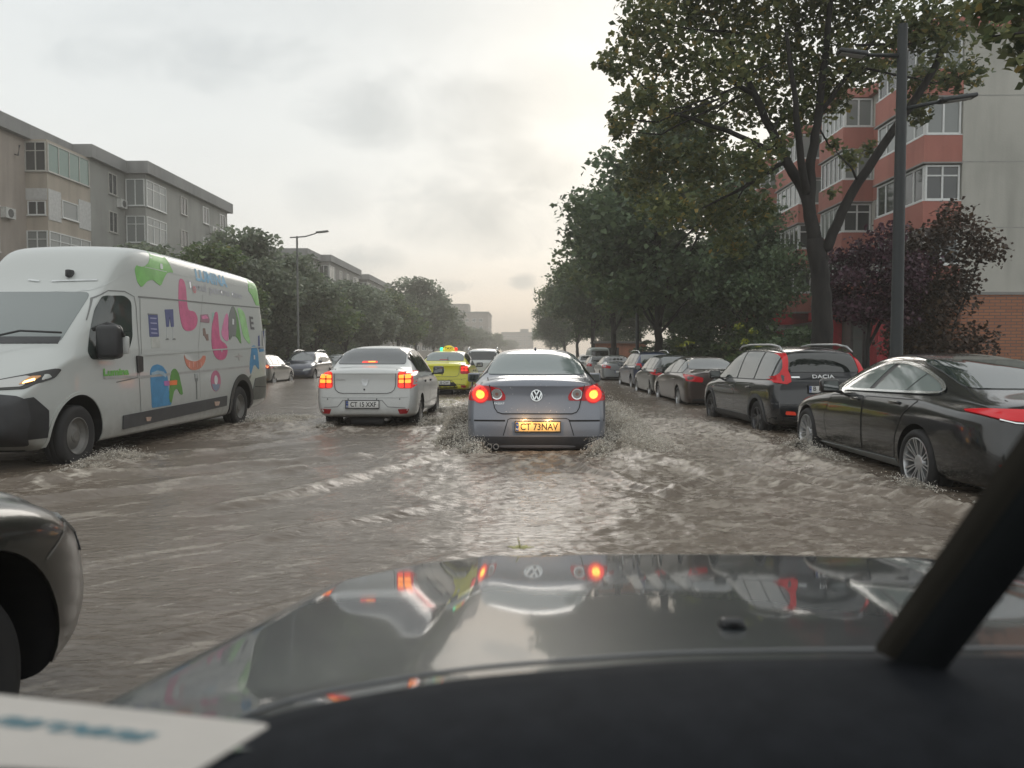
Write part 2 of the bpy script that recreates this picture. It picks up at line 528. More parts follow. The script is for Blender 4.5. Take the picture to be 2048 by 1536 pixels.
def handle(bv, root, y, z, side, mat, w=.19, h=.032):
    p, n, d = cast(bv, (y, z), 'side', side)
    m = rbox(.03, w, h, .012, 2); m.materials.append(mat)
    o = link('door_handle', m, None, root); o.location = p + n*.012
    return o

# ------------------------------------------------------------------ body stations
SEDAN = [(0,.27,.80,.93,1.03,.62),(.06,.23,.87,.94,1.065,.66),(.25,.20,.905,.95,1.085,.69),(.50,.20,.91,.955,1.10,.695),(.75,.20,.91,.96,1.205,.66),(1.15,.20,.91,.955,1.385,.60),
         (1.45,.20,.91,.95,1.44,.58),(1.95,.20,.91,.945,1.472,.585),(2.45,.20,.91,.94,1.46,.59),(2.85,.20,.91,.93,1.40,.60),(3.25,.20,.91,.92,1.21,.67),(3.60,.20,.91,.90,1.01,.72),
         (3.95,.20,.905,.85,.95,.70),(4.40,.20,.88,.76,.84,.66),(4.65,.22,.83,.68,.74,.60),(4.77,.28,.74,.60,.66,.52)]
COMPACT = [(0,.33,.77,1.0,1.07,.60),(.06,.30,.83,1.01,1.11,.63),(.22,.28,.862,1.02,1.135,.66),(.42,.26,.867,1.02,1.155,.67),(.62,.24,.867,1.01,1.235,.655),(.95,.22,.867,1.0,1.44,.615),
           (1.25,.22,.867,.995,1.505,.59),(1.8,.22,.867,.985,1.53,.59),(2.3,.22,.867,.97,1.515,.60),(2.65,.22,.867,.96,1.44,.61),(2.95,.22,.867,.95,1.27,.65),(3.3,.22,.867,.93,1.06,.70),
           (3.6,.22,.86,.88,.99,.70),(4.05,.22,.84,.80,.88,.66),(4.28,.25,.78,.70,.76,.60),(4.35,.30,.70,.60,.66,.50)]
COUPE = [(0,.28,.78,.85,.93,.58),(.08,.24,.86,.88,.98,.64),(.3,.22,.925,.90,1.02,.70),(.6,.20,.94,.92,1.06,.70),(1.0,.20,.94,.935,1.18,.66),(1.5,.2,.94,.94,1.33,.60),(2.0,.2,.935,.94,1.41,.57),
         (2.5,.2,.935,.935,1.43,.565),(2.9,.2,.935,.93,1.39,.58),(3.3,.2,.935,.92,1.22,.65),(3.7,.2,.94,.90,1.0,.74),(4.1,.2,.94,.86,.95,.74),(4.6,.2,.91,.76,.85,.68),(4.85,.22,.82,.66,.72,.58),(4.99,.28,.70,.58,.62,.48)]
TALL = [(0,.36,.78,.98,1.10,.70),(.05,.33,.83,.99,1.22,.70),(.12,.30,.87,1.0,1.40,.66),(.22,.27,.885,1.0,1.53,.62),(.45,.24,.89,1.0,1.59,.61),(1.0,.22,.89,.99,1.63,.61),(2.0,.22,.89,.98,1.64,.62),
        (2.6,.22,.89,.97,1.60,.62),(2.95,.22,.89,.96,1.46,.64),(3.35,.22,.89,.95,1.2,.70),(3.6,.22,.89,.93,1.08,.74),(4.0,.22,.88,.90,1.0,.72),(4.35,.24,.84,.80,.88,.66),(4.5,.28,.76,.68,.74,.58),(4.55,.34,.68,.60,.64,.50)]
HATCH = [(0,.34,.76,.94,1.05,.66),(.05,.31,.82,.95,1.14,.66),(.15,.28,.855,.96,1.30,.62),(.30,.25,.87,.96,1.42,.59),(.60,.23,.875,.96,1.47,.58),(1.2,.22,.875,.95,1.49,.58),(1.9,.22,.875,.94,1.48,.59),
         (2.3,.22,.875,.93,1.42,.60),(2.65,.22,.875,.92,1.24,.66),(3.0,.22,.875,.90,1.04,.71),(3.35,.22,.865,.86,.96,.69),(3.8,.23,.84,.77,.85,.64),(4.05,.26,.77,.67,.72,.57),(4.14,.32,.68,.58,.62,.48)]

def glassline(keys, lo, hi, ya, yb, inset_top=.085):
    """side window outline between two stations, from the shoulder up to under the roof edge"""
    import bisect
    def itp(y, c):
        for a, b in zip(keys, keys[1:]):
            if a[0] <= y <= b[0]: return a[c] + (b[c]-a[c])*(y-a[0])/(b[0]-a[0])
        return keys[-1][c]
    bot = []; top = []
    n = 14
    for k in range(n+1):
        y = ya + (yb-ya)*k/n
        zb = itp(y, 3) + .045; zt = itp(y, 4) - inset_top
        bot.append((y, zb)); top.append((y, max(zb+.005, zt)))
    return bot, top

def side_glass(root, bv, keys, ya, yb, pillars, side, gmat=None, off=.004, trim=None, grid=.1):
    bot, top = glassline(keys, 0, 0, ya, yb)
    poly = bot + top[::-1]
    patch(bv, smoothsafe(poly), 'side', .005, trim or BLACK, 'window_surround', root, side, grid*.7)
    cuts = [ya] + pillars + [yb]
    for a, b in zip(cuts, cuts[1:]):
        bb, tt = glassline(keys, 0, 0, a + .035, b - .035, .105)
        bb = [(y, z+.012) for y, z in bb]
        q = [(y, max(z, z2+.004)) for (y, z), (y2, z2) in zip(tt, bb)]
        patch(bv, rounded(bb + q[::-1], .03, 2), 'side', off+.006, gmat or GLASS, 'side_window', root, side, grid*.7)

def smoothsafe(p): return p

def generic_car(name, loc, heading, keys, mat, wheel_y, r=.32, scale=1.0, rails=False, lit=False, style='five', tail=None, front=False, rear=True, gmat=None,
                pill=None, glass_rng=None, rear_win=None, wind=None, sub=2, cladding=False, ptxt=None, sides=(-1, 1), seams=True, mirrors=True):
    root = empty(name, loc, heading); root.scale = (scale,)*3
    hw = max(k[2] for k in keys); L = keys[-1][0]
    body, bv = car_body(root, keys, mat, [(wheel_y[0], r), (wheel_y[1], r)], r+.055, sub=sub)
    wheels4(root, hw, wheel_y, r, r, .21, style)
    ya, yb = glass_rng
    for s in sides:
        side_glass(root, bv, keys, ya, yb, pill, s, gmat)
        if seams:
            d0 = patch(bv, rounded([(pill[0]+.03, .36), (yb-.25, .36), (yb-.1, keys[-5][3]-.02), (pill[0]+.03, keys[4][3]-.03)], .06, 3), 'side', .003, mat, 'door', root, s, .12)
            d1 = patch(bv, rounded([(wheel_y[0]+r+.10, .36), (pill[0]-.01, .36), (pill[0]-.01, keys[4][3]-.03), (ya+.45, keys[4][3]-.03)], .06, 3), 'side', .003, mat, 'door', root, s, .12)
            for dd, yy in ((d0, pill[0]+.22), (d1, ya+.62)): handle(bv, dd, yy, keys[4][3]-.13, s, mat)
        if cladding:
            for wy in wheel_y:
                arc = [(wy+(r+.045)*math.cos(a), r+(r+.045)*math.sin(a)) for a in [R(-25+230*k/24) for k in range(25)]]
                arc2 = [(wy+(r+.115)*math.cos(a), r+(r+.115)*math.sin(a)) for a in [R(-25+230*k/24) for k in range(25)]][::-1]
                patch(bv, arc+arc2, 'side', .012, BLACK, 'wheel_arch_trim', root, s, .07)
            patch(bv, [(wheel_y[0]+r+.11, .24), (wheel_y[1]-r-.11, .24), (wheel_y[1]-r-.11, .36), (wheel_y[0]+r+.11, .36)], 'side', .012, BLACK, 'sill_trim', root, s, .1)
        if mirrors: mirror(root, s*(hw-.03), yb-.33, keys[5][3]+.06, mat, s)
    if rear:
        patch(bv, rounded(rear_win, .05, 3), 'rear', .009, gmat or GLASS, 'rear_window', root, 1, .06)
        for s in (-1, 1):
            patch(bv, rounded([(s*x, z) for x, z in tail], .03, 3), 'rear', .012, LAMPRED if lit else REDLENS, 'tail_light', root, 1, .035)
        plate(root, 0, bvy(bv, 0, .62)-.012, .62, ptxt, txtw=.38)
        patch(bv, rounded([(-hw*.8, .24), (hw*.8, .24), (hw*.8, .36), (-hw*.8, .36)], .04), 'rear', .006, BLACK, 'bumper_valance', root, 1, .12)
        ribbon(bv, [(-hw*.62, keys[0][3]-.02), (-hw*.55, .74), (-hw*.45, .70), (hw*.45, .70), (hw*.55, .74), (hw*.62, keys[0][3]-.02)], .012, 'rear', .003, SEAM, 'boot_gap', root)
    if front:
        patch(bv, rounded(wind, .06, 3), 'front', .004, gmat or GLASSCLEAR, 'windscreen', root, 1, .1)
        for s in (-1, 1):
            patch(bv, rounded([(s*.46, .60), (s*.80, .66), (s*.82, .76), (s*.50, .70)], .03, 3), 'front', .008, HEADLENS, 'headlight', root, 1, .06)
        patch(bv, rounded([(-.40, .52), (.40, .52), (.46, .69), (-.46, .69)], .04, 3), 'front', .006, BLACK, 'grille', root, 1, .08)
        patch(bv, rounded([(-.6, .26), (.6, .26), (.55, .40), (-.55, .40)], .04, 3), 'front', .006, BLACK, 'lower_grille', root, 1, .08)
    if rails:
        for s in (-1, 1):
            zt = max(k[4] for k in keys); wt = keys[6][5]
            MB().tube([(s*(wt-.03), .45, zt-.09), (s*(wt-.03), .62, zt+.01), (s*(wt-.02), 1.2, zt+.035), (s*(wt-.02), 1.9, zt+.035), (s*(wt-.02), 2.3, zt-.01), (s*(wt-.01), 2.45, zt-.06)], .022, 8).build('roof_rail', CHROME, root, True)
    return root, bv

def bvy(bv, x, z):
    h = bv.ray_cast(Vector((x, -3, z)), Vector((0, 1, 0)))
    return h[0].y if h[0] else 0
ROAD = -.10
# ------------------------------------------------------------------ grey saloon straight ahead
def grey_saloon():
    pm = paint('grey_blue_metallic', (.20, .215, .252), .35, .38, .8, .2)
    keys = [(y, zb - .07 if y < 1 else zb, w, zs, zt, wt) for y, zb, w, zs, zt, wt in SEDAN]
    root = empty('saloon_car', (.155, 10.02, -.165)); root.scale = (1.03, 1.03, 1.04)
    tag(root, 'grey-blue saloon car with lit round brake lights ploughing through the flood straight ahead', 'car')
    def rp(z):
        if z < .58: return -.02
        if z < .66: return .045*(z-.58)/.08
        return .045 + .03*max(0, 1-abs(z-.85)/.2) - .03*max(0, (z-.98)/.08)
    body, bv = car_body(root, keys, pm, [(1.05, .32), (3.76, .32)], .375, rp, lambda z: 0, (.07, .12), 3)
    wheels4(root, .91, (1.05, 3.76), .32, .32, .225, 'five')
    for s in (-1, 1):
        side_glass(root, bv, keys, .80, 3.42, [1.35, 2.25], s)
        patch(bv, rounded([(2.27, .34), (3.20, .34), (3.28, .86), (2.27, .92)], .06, 3), 'side', .003, pm, 'door', root, s, .12)
        d = patch(bv, rounded([(1.50, .34), (2.24, .34), (2.24, .92), (1.20, .93)], .06, 3), 'side', .003, pm, 'door', root, s, .12)
        handle(bv, d, 1.5, .84, s, pm)
        mirror(root, s*.90, 3.05, .985, pm, s)
    patch(bv, rounded([(-.665, 1.118), (.665, 1.118), (.565, 1.385), (-.565, 1.385)], .05, 4), 'rear', .009, GLASSREAR, 'rear_window', root, 1, .045)
    # boot lid joint, bumper creases
    ribbon(bv, [(-.645, 1.07), (-.60, .99), (-.555, .80), (-.535, .71), (-.50, .66), (-.44, .640), (.44, .640), (.50, .66), (.535, .71), (.555, .80), (.60, .99), (.645, 1.07)], .011, 'rear', .014, SEAM, 'boot_gap', root)
    for s in (-1, 1): ribbon(bv, [(s*.92, .556), (s*.40, .556)], .020, 'rear', .004, SEAM, 'bumper_crease', root)  # shade of the crease drawn as a dark ribbon
    patch(bv, [(-.36, .575), (.40, .575), (.455, .37), (-.415, .37)], 'rear', .004, pm, 'plate_recess', root, 1, .06)
    ribbon(bv, [(-.425, .37), (-.365, .57), (-.33, .585), (.37, .585), (.405, .57), (.465, .37)], .009, 'rear', .006, SEAM, 'recess_edge', root)  # shade round the plate recess drawn as a dark line
    patch(bv, rounded([(-.90, .10), (.90, .10), (.91, .362), (-.91, .362)], .05, 3), 'rear', .008, flat('lower_bumper_black', (.030, .031, .036), .38), 'bumper_valance', root, 1, .07)
    ribbon(bv, [(-.9, .366), (.9, .366)], .012, 'rear', .010, pm, 'bumper_lip', root)
    for x in (-.60, -.515):
        o = MB().lathe([(-.05, .028), (-.05, .036), (.10, .036), (.10, .028), (-.05, .028)], 20, 'y').build('exhaust_pipe', STEEL, root, True, 40); o.location = (x, bvy(bv, x, .24)-.01, .235)
    for s in (-1, 1):
        pl = rounded([(s*.40, .805), (s*.395, .865), (s*.46, .955), (s*.60, .985), (s*.86, .99), (s*.875, .80)], .04, 4)
        tl = patch(bv, pl, 'rear', .008, REDLENS, 'tail_light', root, 1, .045)
        patch(bv, circle(s*.715, .878, .108, 28), 'rear', .013, REDLIT, 'lamp_bezel', tl, 1, .04)
        patch(bv, circle(s*.715, .878, .092, 28), 'rear', .017, LAMPRED, 'brake_lamp', tl, 1, .04)
        patch(bv, circle(s*.715, .878, .055, 24), 'rear', .020, LAMPORANGE, 'lamp_ring', tl, 1, .03)
        patch(bv, circle(s*.715, .878, .044, 24), 'rear', .023, LAMPYELLOW, 'lamp_centre', tl, 1, .03)
        mb = []
        for k in range(9):
            a = rnd.uniform(0, 6.28); rr = rnd.uniform(.008, .036)
            ribbon(bv, [(s*.715+rr*math.cos(a)-.006, .878+rr*math.sin(a)), (s*.715+rr*math.cos(a)+.006, .878+rr*math.sin(a)+.006)], .005, 'rear', .025, SEAM, 'lamp_grille', tl) if k < 5 else None
        patch(bv, circle(s*.508, .885, .070, 28), 'rear', .014, CHROME, 'lamp_chrome_ring', tl, 1, .04)
        patch(bv, circle(s*.508, .885, .056, 28), 'rear', .018, flat('reverse_lens', (.28, .27, .26), .2), 'reverse_lamp', tl, 1, .04)
        patch(bv, circle(s*.508, .885, .022, 16), 'rear', .021, flat('reverse_bulb', (.25, .12, .10), .2), 'reverse_bulb', tl, 1, .02)
    # round boot emblem: ring with a V over a W
    cx, cz, r = -.005, .868, .074
    y0 = bvy(bv, cx, cz)
    e = MB().lathe([(-.012, .0), (-.012, r*.86)], 28, 'y').build('boot_emblem', flat('emblem_field', (.03, .035, .05), .3), root); e.location = (cx, y0, cz); e.rotation_euler = (-.12, 0, 0)
    ring = MB().lathe([(-.02, r*.86), (-.02, r), (0, r), (.012, r*.95), (0, r*.86), (-.02, r*.86)], 32, 'y').build('emblem_ring', CHROME, e, True, 40)
    def strokes(pts, t=.0075):
        mb = MB()
        for (x0, z0), (x1, z1) in zip(pts, pts[1:]):
            d = Vector((x1-x0, z1-z0)).normalized(); n = Vector((-d.y, d.x))*t
            mb.prism([(x0-n.x, z0-n.y), (x1-n.x, z1-n.y), (x1+n.x, z1+n.y), (x0+n.x, z0+n.y)], -.019, -.012)
        return mb
    strokes([(-.40*r, .78*r), (0, .10*r), (.40*r, .78*r)]).build('emblem_letter', CHROME, e)
    strokes([(-.80*r, .40*r), (-.36*r, -.74*r), (0, -.02*r), (.36*r, -.74*r), (.80*r, .40*r)]).build('emblem_letter', CHROME, e)
    text_on(bv, 'PASSAT', .034, (-.475, .765), 'rear', .012, CHROME, 'model_lettering', root, width=.13)
    # number plate under its own lamps
    lit = flat('plate_glow_tint', (.82, .58, .25), .4, var=.03)  # orange lamp glow put into the plate's base colour
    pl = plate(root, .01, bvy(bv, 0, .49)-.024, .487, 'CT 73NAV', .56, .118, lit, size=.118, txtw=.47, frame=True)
    for v in (-.16, .16):
        b = MB().box(v-.022, v+.022, -.045, -.02, .088, .096).build('plate_lamp', glow('plate_lamp', (.9, .6, .3), (1, .55, .2), 1.5), pl)
        l = bpy.data.lights.new('plate_lamp_light', 'AREA'); l.energy = .62; l.color = (1, .58, .24); l.size = .05
        lo = bpy.data.objects.new('plate_lamp_light', l); COL.objects.link(lo); lo.parent = root
        lo.location = (v, pl.location.y-.14, .60); lo.rotation_euler = (R(52), 0, 0)
    # rain beads on the boot
    mb = MB()
    for k in range(46):
        x, z = rnd.uniform(-.55, .55), rnd.choice([rnd.uniform(.66, .72), rnd.uniform(1.0, 1.07), rnd.uniform(.6, 1.05)])
        h, n, d = cast(bv, (x, z), 'rear', 1); s = rnd.uniform(.002, .0055)
        mb.add([h+Vector((a*s, -.002-b*.003, c*s*1.4)) for a, b, c in [(-1,0,0),(0,0,-1),(1,0,0),(0,0,1),(0,1,0)]], [(0,1,4),(1,2,4),(2,3,4),(3,0,4)])
    mb.build('raindrops', glass('drop_water', (.6, .6, .6), 1.33), root, True)
    # roof aerial and red pennant on the glass, given its own glow
    MB().tube([(0, 1.62, 1.44), (0, 1.55, 1.475), (0, 1.50, 1.478)], [.02, .012, .004], 8).build('roof_aerial', pm, root)
    ribbon(bv, [(-.295, 1.20), (-.285, 1.25), (-.272, 1.335)], .012, 'rear', .007, glow('pennant_glow', (.6, .05, .03), (.9, .06, .03), .5), 'red_pennant', root)
    return root

# ------------------------------------------------------------------ white saloon / yellow taxi
def square_lamp_saloon(name, loc, pm, heading, ptxt, badge, lit=1.0, sub=3):
    keys = COMPACT
    root = empty(name, loc, heading)
    def rp(z):
        if z < .60: return -.015
        if z < .70: return .04*(z-.60)/.10 - .015*(1-(z-.6)/.1)
        return .04 + .02*max(0, 1-abs(z-.9)/.2) - .025*max(0, (z-1.02)/.08)
    body, bv = car_body(root, keys, pm, [(.92, .31), (3.55, .31)], .36, rp, lambda z: 0, (.06, .12), sub)
    wheels4(root, .867, (.92, 3.55), .305, .305, .20, 'cover')
    for s in (-1, 1):
        side_glass(root, bv, keys, .84, 3.12, [1.32, 2.05], s, GLASS, .004, BLACK, .08)
        patch(bv, rounded([(2.07, .34), (3.02, .34), (3.08, .90), (2.07, .96)], .06, 3), 'side', .003, pm, 'door', root, s, .12)
        d = patch(bv, rounded([(1.33, .34), (2.04, .34), (2.04, .96), (1.02, .98)], .06, 3), 'side', .003, pm, 'door', root, s, .12)
        handle(bv, d, 1.38, .87, s, BLACK, .12, .045); handle(bv, d, 2.2, .86, s, BLACK, .12, .045)
        mirror(root, s*.845, 2.78, 1.02, flat('mirror_grey', (.05, .055, .065), .3), s, 1.1)
        ribbon(bv, [(1.36, .46), (3.1, .46)], .014, 'side', .005, flat('side_crease', (.3, .3, .3), .5) if 'white' in pm.name else pm, 'side_moulding', root, s)
    patch(bv, rounded([(-.612, 1.19), (.612, 1.19), (.555, 1.462), (-.555, 1.462)], .05, 4), 'rear', .010, GLASSREAR if lit < 1 else glass('rear_window_dark', (.09, .097, .10), 1.8, .07), 'rear_window', root, 1, .04)
    ribbon(bv, [(-.53, 1.10), (-.525, .83), (-.505, .76), (-.45, .715), (-.38, .70), (.38, .70), (.45, .715), (.505, .76), (.525, .83), (.53, 1.10)], .011, 'rear', .014, flat('soft_gap', (.10, .10, .10), .6), 'boot_gap', root)
    # plate surround on the bumper, its edge shade drawn as a flat dark ribbon
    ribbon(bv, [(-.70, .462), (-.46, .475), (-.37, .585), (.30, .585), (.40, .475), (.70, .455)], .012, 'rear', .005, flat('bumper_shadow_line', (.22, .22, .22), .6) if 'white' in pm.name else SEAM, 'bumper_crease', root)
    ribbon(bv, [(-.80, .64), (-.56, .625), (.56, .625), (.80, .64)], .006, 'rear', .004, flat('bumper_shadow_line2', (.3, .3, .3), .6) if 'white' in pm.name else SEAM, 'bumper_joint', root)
    patch(bv, [(-.55, .20), (.55, .20), (.55, .335), (-.55, .335)], 'rear', .003, BLACK, 'bumper_valance', root, 1, .1)
    for s in (-1, 1):
        pl = rounded([(s*.555, .81), (s*.565, 1.06), (s*.80, 1.075), (s*.866, 1.02), (s*.868, .86), (s*.80, .785), (s*.60, .785)], .035, 4)
        tl = patch(bv, pl, 'rear', .008, REDLIT if lit == 1 else REDLENS, 'tail_light', root, 1, .045)
        lm = [LAMPORANGE, LAMPORANGE, LAMPRED] if lit == 1 else [LAMPRED, LAMPRED, REDLENS]
        for i, (xa, xb) in enumerate([(.58, .665), (.685, .775)]):
            patch(bv, rounded([(s*xa, .955), (s*xb, .955), (s*xb, 1.015), (s*xa, 1.015)], .012, 2), 'rear', .014, lm[0], 'brake_lamp', tl, 1, .03)
            patch(bv, rounded([(s*xa, .875), (s*xb, .875), (s*xb, .935), (s*xa, .935)], .012, 2), 'rear', .014, lm[1], 'brake_lamp', tl, 1, .03)
            patch(bv, rounded([(s*xa, .80), (s*xb, .80), (s*xb, .86), (s*xa, .86)], .012, 2), 'rear', .013, lm[2], 'lamp_cell', tl, 1, .03)
            patch(bv, rounded([(s*xa, 1.03), (s*xb, 1.03), (s*xb, 1.055), (s*xa, 1.055)], .012, 2), 'rear', .013, lm[2], 'lamp_cell', tl, 1, .03)
        ribbon(bv, [(s*.675, .795), (s*.675, 1.06)], .012, 'rear', .018, SEAM, 'lamp_divider', tl)
        patch(bv, rounded([(s*.57, .435), (s*.76, .440), (s*.72, .36), (s*.60, .355)], .015, 3), 'rear', .006, REDDARK, 'reflector', root, 1, .05)
        patch(bv, rounded([(s*.845, .93), (s*.868, .93), (s*.868, .99), (s*.845, .99)], .01, 2), 'rear', .009, REDDARK, 'lamp_corner', tl, 1, .05)
    patch(bv, rounded([(-.16, 1.205), (.12, 1.205), (.11, 1.235), (-.15, 1.235)], .012, 3), 'rear', .012, LAMPRED if lit == 1 else REDDARK, 'high_brake_lamp', root, 1, .04)
    if lit == 1:
        patch(bv, rounded([(-.05, 1.212), (.08, 1.212), (.08, 1.231), (-.05, 1.231)], .008, 3), 'rear', .016, LAMPORANGE, 'high_lamp_core', root, 1, .04)
    # shield shaped boot badge
    em = patch(bv, rounded([(-.068, .945), (.068, .945), (.04, .845), (.022, .828), (-.022, .828), (-.04, .845)], .012, 3), 'rear', .008, SILVER, 'boot_emblem', root, 1, .03)
    patch(bv, rounded([(-.035, .925), (.035, .925), (.025, .885), (-.025, .885)], .008, 2), 'rear', .011, pm, 'emblem_cutout', em, 1, .02)
    patch(bv, circle(-.008, .765, .016, 14), 'rear', .007, BLACK, 'boot_lock', root, 1, .02)
    for x in (-.64, -.28, .21, .60):
        patch(bv, circle(x, .605, .011, 10), 'rear', .006, BLACK, 'parking_sensor', root, 1, .02)
    if badge: text_on(bv, badge, .045, (-.435, .93), 'rear', .008, STEEL, 'model_lettering', root, width=.19)
    plate(root, -.03, bvy(bv, 0, .52)-.022, .518, ptxt, .56, .120, size=.11, txtw=.44)
    # exhaust and spare wheel pan under the tail
    MB().tube([(.35, .05, .25), (.35, .6, .22)], .028, 10).build('exhaust_pipe', STEEL, root, True)
    o = rbox(.62, .50, .16, .05, 3); o.materials.append(BLACK); p = link('fuel_tank', o, None, root); p.location = (-.02, .55, .20)
    return root, bv

def white_saloon():
    pm = paint('white_paint', (.56, .575, .565), .0, .35, .7, .35)
    root, bv = square_lamp_saloon('saloon_car', (-2.80, 13.40, -.13), pm, 0, 'CT 15 XXF', 'LOGAN')
    root.scale = (1.02, 1.02, 1.03)
    return tag(root, 'white saloon car with square glowing brake lights driving left of the grey-blue saloon', 'car')

def yellow_taxi():
    pm = paint('taxi_yellow', (.62, .60, .02), .0, .35, .7, .2)
    root, bv = square_lamp_saloon('taxi', (-2.58, 24.0, -.13), pm, R(-1), 'CT 20 GW', None, .5, 2)
    tag(root, 'bright yellow taxi with a lit roof sign ahead between the two saloons', 'taxi')
    z = 1.53
    s = MB().prism([(.20*math.cos(R(a)), .17*math.sin(R(a))) for a in range(0, 181, 15)], -.05, .05).build('taxi_sign', glow('taxi_sign_yellow', (.6, .5, .05), (.8, .62, .05), .35), root); s.location = (0, 1.75, z)
    t = text_mesh('TAXI', .12, 0, 0, .002, .26)
    for v in t.vertices: v.co = Vector((v.co.x, -.055, v.co.y+.07))
    link('sign_lettering', t, INK, s)
    for x, m, n in ((-.24, glow('green_lamp', (.02, .4, .2), (.05, 1, .5), 1.2), 'green_lamp'), (.24, LAMPRED, 'red_lamp')):
        o = MB().lathe([(0, .055), (.07, .055), (.10, .03), (.105, 0)], 16, 'z').build(n, m, s, True); o.location = (x, 0, 0)
    MB().tube([(.12, .55, 1.17), (.12, .45, 1.32)], [.012, .006], 6).build('roof_aerial', BLACK, root)
    patch(bv, [(-.60, .20), (.60, .20), (.42, .48), (.36, .53), (-.36, .53), (-.42, .48)], 'rear', .008, BLACK, 'lower_bumper', root, 1, .1)
    return root

# ------------------------------------------------------------------ black coupe parked at the right
def black_coupe():
    pm = paint('black_paint', (.005, .006, .0065), .0, .2, 1.0, .0)
    root = empty('coupe_car', (4.80, 6.5, -.13))
    tag(root, 'glossy black coupe with chrome window arch and multi-spoke alloys parked at the right kerb', 'car', 'cars parked along the right kerb')
    keys = COUPE
    body, bv = car_body(root, keys, pm, [(1.17, .335), (4.15, .335)], .385, lambda z: .10*max(0, z-.55)/.4, lambda z: 0, (.12, .16), 3)
    wheels4(root, .94, (1.17, 4.15), .335, .335, .25, 'multi', .74, .0)
    bot = [(1.03, 1.03), (1.6, 1.01), (2.3, .995), (2.9, .982), (3.12, .985)]
    top = [(2.98, 1.10), (2.79, 1.19), (2.5, 1.275), (2.25, 1.305), (1.95, 1.295), (1.6, 1.235), (1.3, 1.16), (1.10, 1.095)]
    outline = bot + top
    for s in (-1, 1):
        patch(bv, rounded(outline, .05, 3), 'side', .005, BLACK, 'window_surround', root, s, .07)
        def sub_(ya, yb):
            q = [p for p in outline]
            res = []
            N = 60
            # clip the outline between two slanted pillar lines
            def f(p, y0): return p[0] - (y0 - (p[1]-1.0)*.28*0)
            poly = outline
            for y0, sg in ((ya, 1), (yb, -1)):
                out = []
                for i in range(len(poly)):
                    a, b = poly[i], poly[(i+1) % len(poly)]
                    fa, fb = sg*(a[0]-y0-(a[1]-1.0)*-.45), sg*(b[0]-y0-(b[1]-1.0)*-.45)
                    if fa >= 0: out.append(a)
                    if fa*fb < 0:
                        t = fa/(fa-fb); out.append((a[0]+(b[0]-a[0])*t, a[1]+(b[1]-a[1])*t))
                poly = out
            return poly
        for ya, yb in ((.5, 1.58), (1.61, 2.30), (2.42, 4.0)):
            poly = sub_(ya, yb)
            if len(poly) > 2: patch(bv, rounded(poly, .02, 2), 'side', .010, glass('coupe_glass', (.21, .245, .235), 1.9, .06), 'side_window', root, s, .05)
        ribbon(bv, smoothpoly(outline, 3), .024, 'side', .017, CHROME, 'chrome_trim', root, s, .025, True)
        for nm, poly in (('door', [(2.42, .32), (3.42, .32), (3.50, .60), (3.34, .90), (2.42, .93)]), ('door', [(1.63, .32), (2.39, .32), (2.39, .93), (1.20, .95), (1.45, .80), (1.60, .55)])):
            ribbon(bv, rounded(poly, .05, 3), .007, 'side', .0045, SEAM, 'door_gap', root, s, .05, True)
            d = patch(bv, rounded(poly, .05, 3), 'side', .003, pm, 'door', root, s, .10)
            handle(bv, d, 2.62 if poly[0][0] > 2 else 1.66, .885 if poly[0][0] > 2 else .90, s, pm, .22, .035)
        patch(bv, [(1.62, .235), (3.66, .225), (3.66, .275), (1.62, .31)], 'side', .014, flat('sill_strip', (.20, .21, .21), .3), 'sill_strip', root, s, .08)
        mirror(root, s*.915, 3.10, 1.00, pm, s, 1.15)
        tl = patch(bv, smoothpoly([(s*.24, .905), (s*.50, .925), (s*.72, .925), (s*.855, .905), (s*.83, .88), (s*.72, .845), (s*.5, .83), (s*.26, .835)], 3), 'rear', .016, glow('coupe_lens', (.45, .010, .016), (.6, .01, .02), .15), 'tail_light', root, 1, .022)
        ribbon(bv, [(s*.76, .845), (s*.66, .822), (s*.5, .815), (s*.26, .818)], .010, 'rear', .018, CHROME, 'lamp_trim', root)
        patch(bv, rounded([(s*.40, .22), (s*.74, .22), (s*.70, .31), (s*.44, .31)], .03, 3), 'rear', .010, CHROME, 'exhaust_trim', root, 1, .05)
        patch(bv, rounded([(s*.43, .235), (s*.71, .235), (s*.68, .295), (s*.46, .295)], .025, 3), 'rear', .014, WELL, 'exhaust_opening', root, 1, .05)
        ribbon(bv, [(s*.80, .47), (s*.45, .45)], .012, 'rear', .006, REDDARK, 'reflector', root)
    patch(bv, rounded([(-.62, 1.085), (.62, 1.085), (.52, 1.345), (-.52, 1.345)], .06, 4), 'rear', .009, GLASSCLEAR, 'rear_window', root, 1, .045)
    patch(bv, rounded([(-.85, .20), (.85, .20), (.80, .36), (-.80, .36)], .05, 3), 'rear', .006, BLACK, 'bumper_valance', root, 1, .08)
    ribbon(bv, [(-.56, 1.0), (-.50, .70), (-.44, .66), (.44, .66), (.50, .70), (.56, 1.0)], .010, 'rear', .004, SEAM, 'boot_gap', root)
    plate(root, 0, bvy(bv, 0, .56)-.014, .56, '', band=True)
    return root

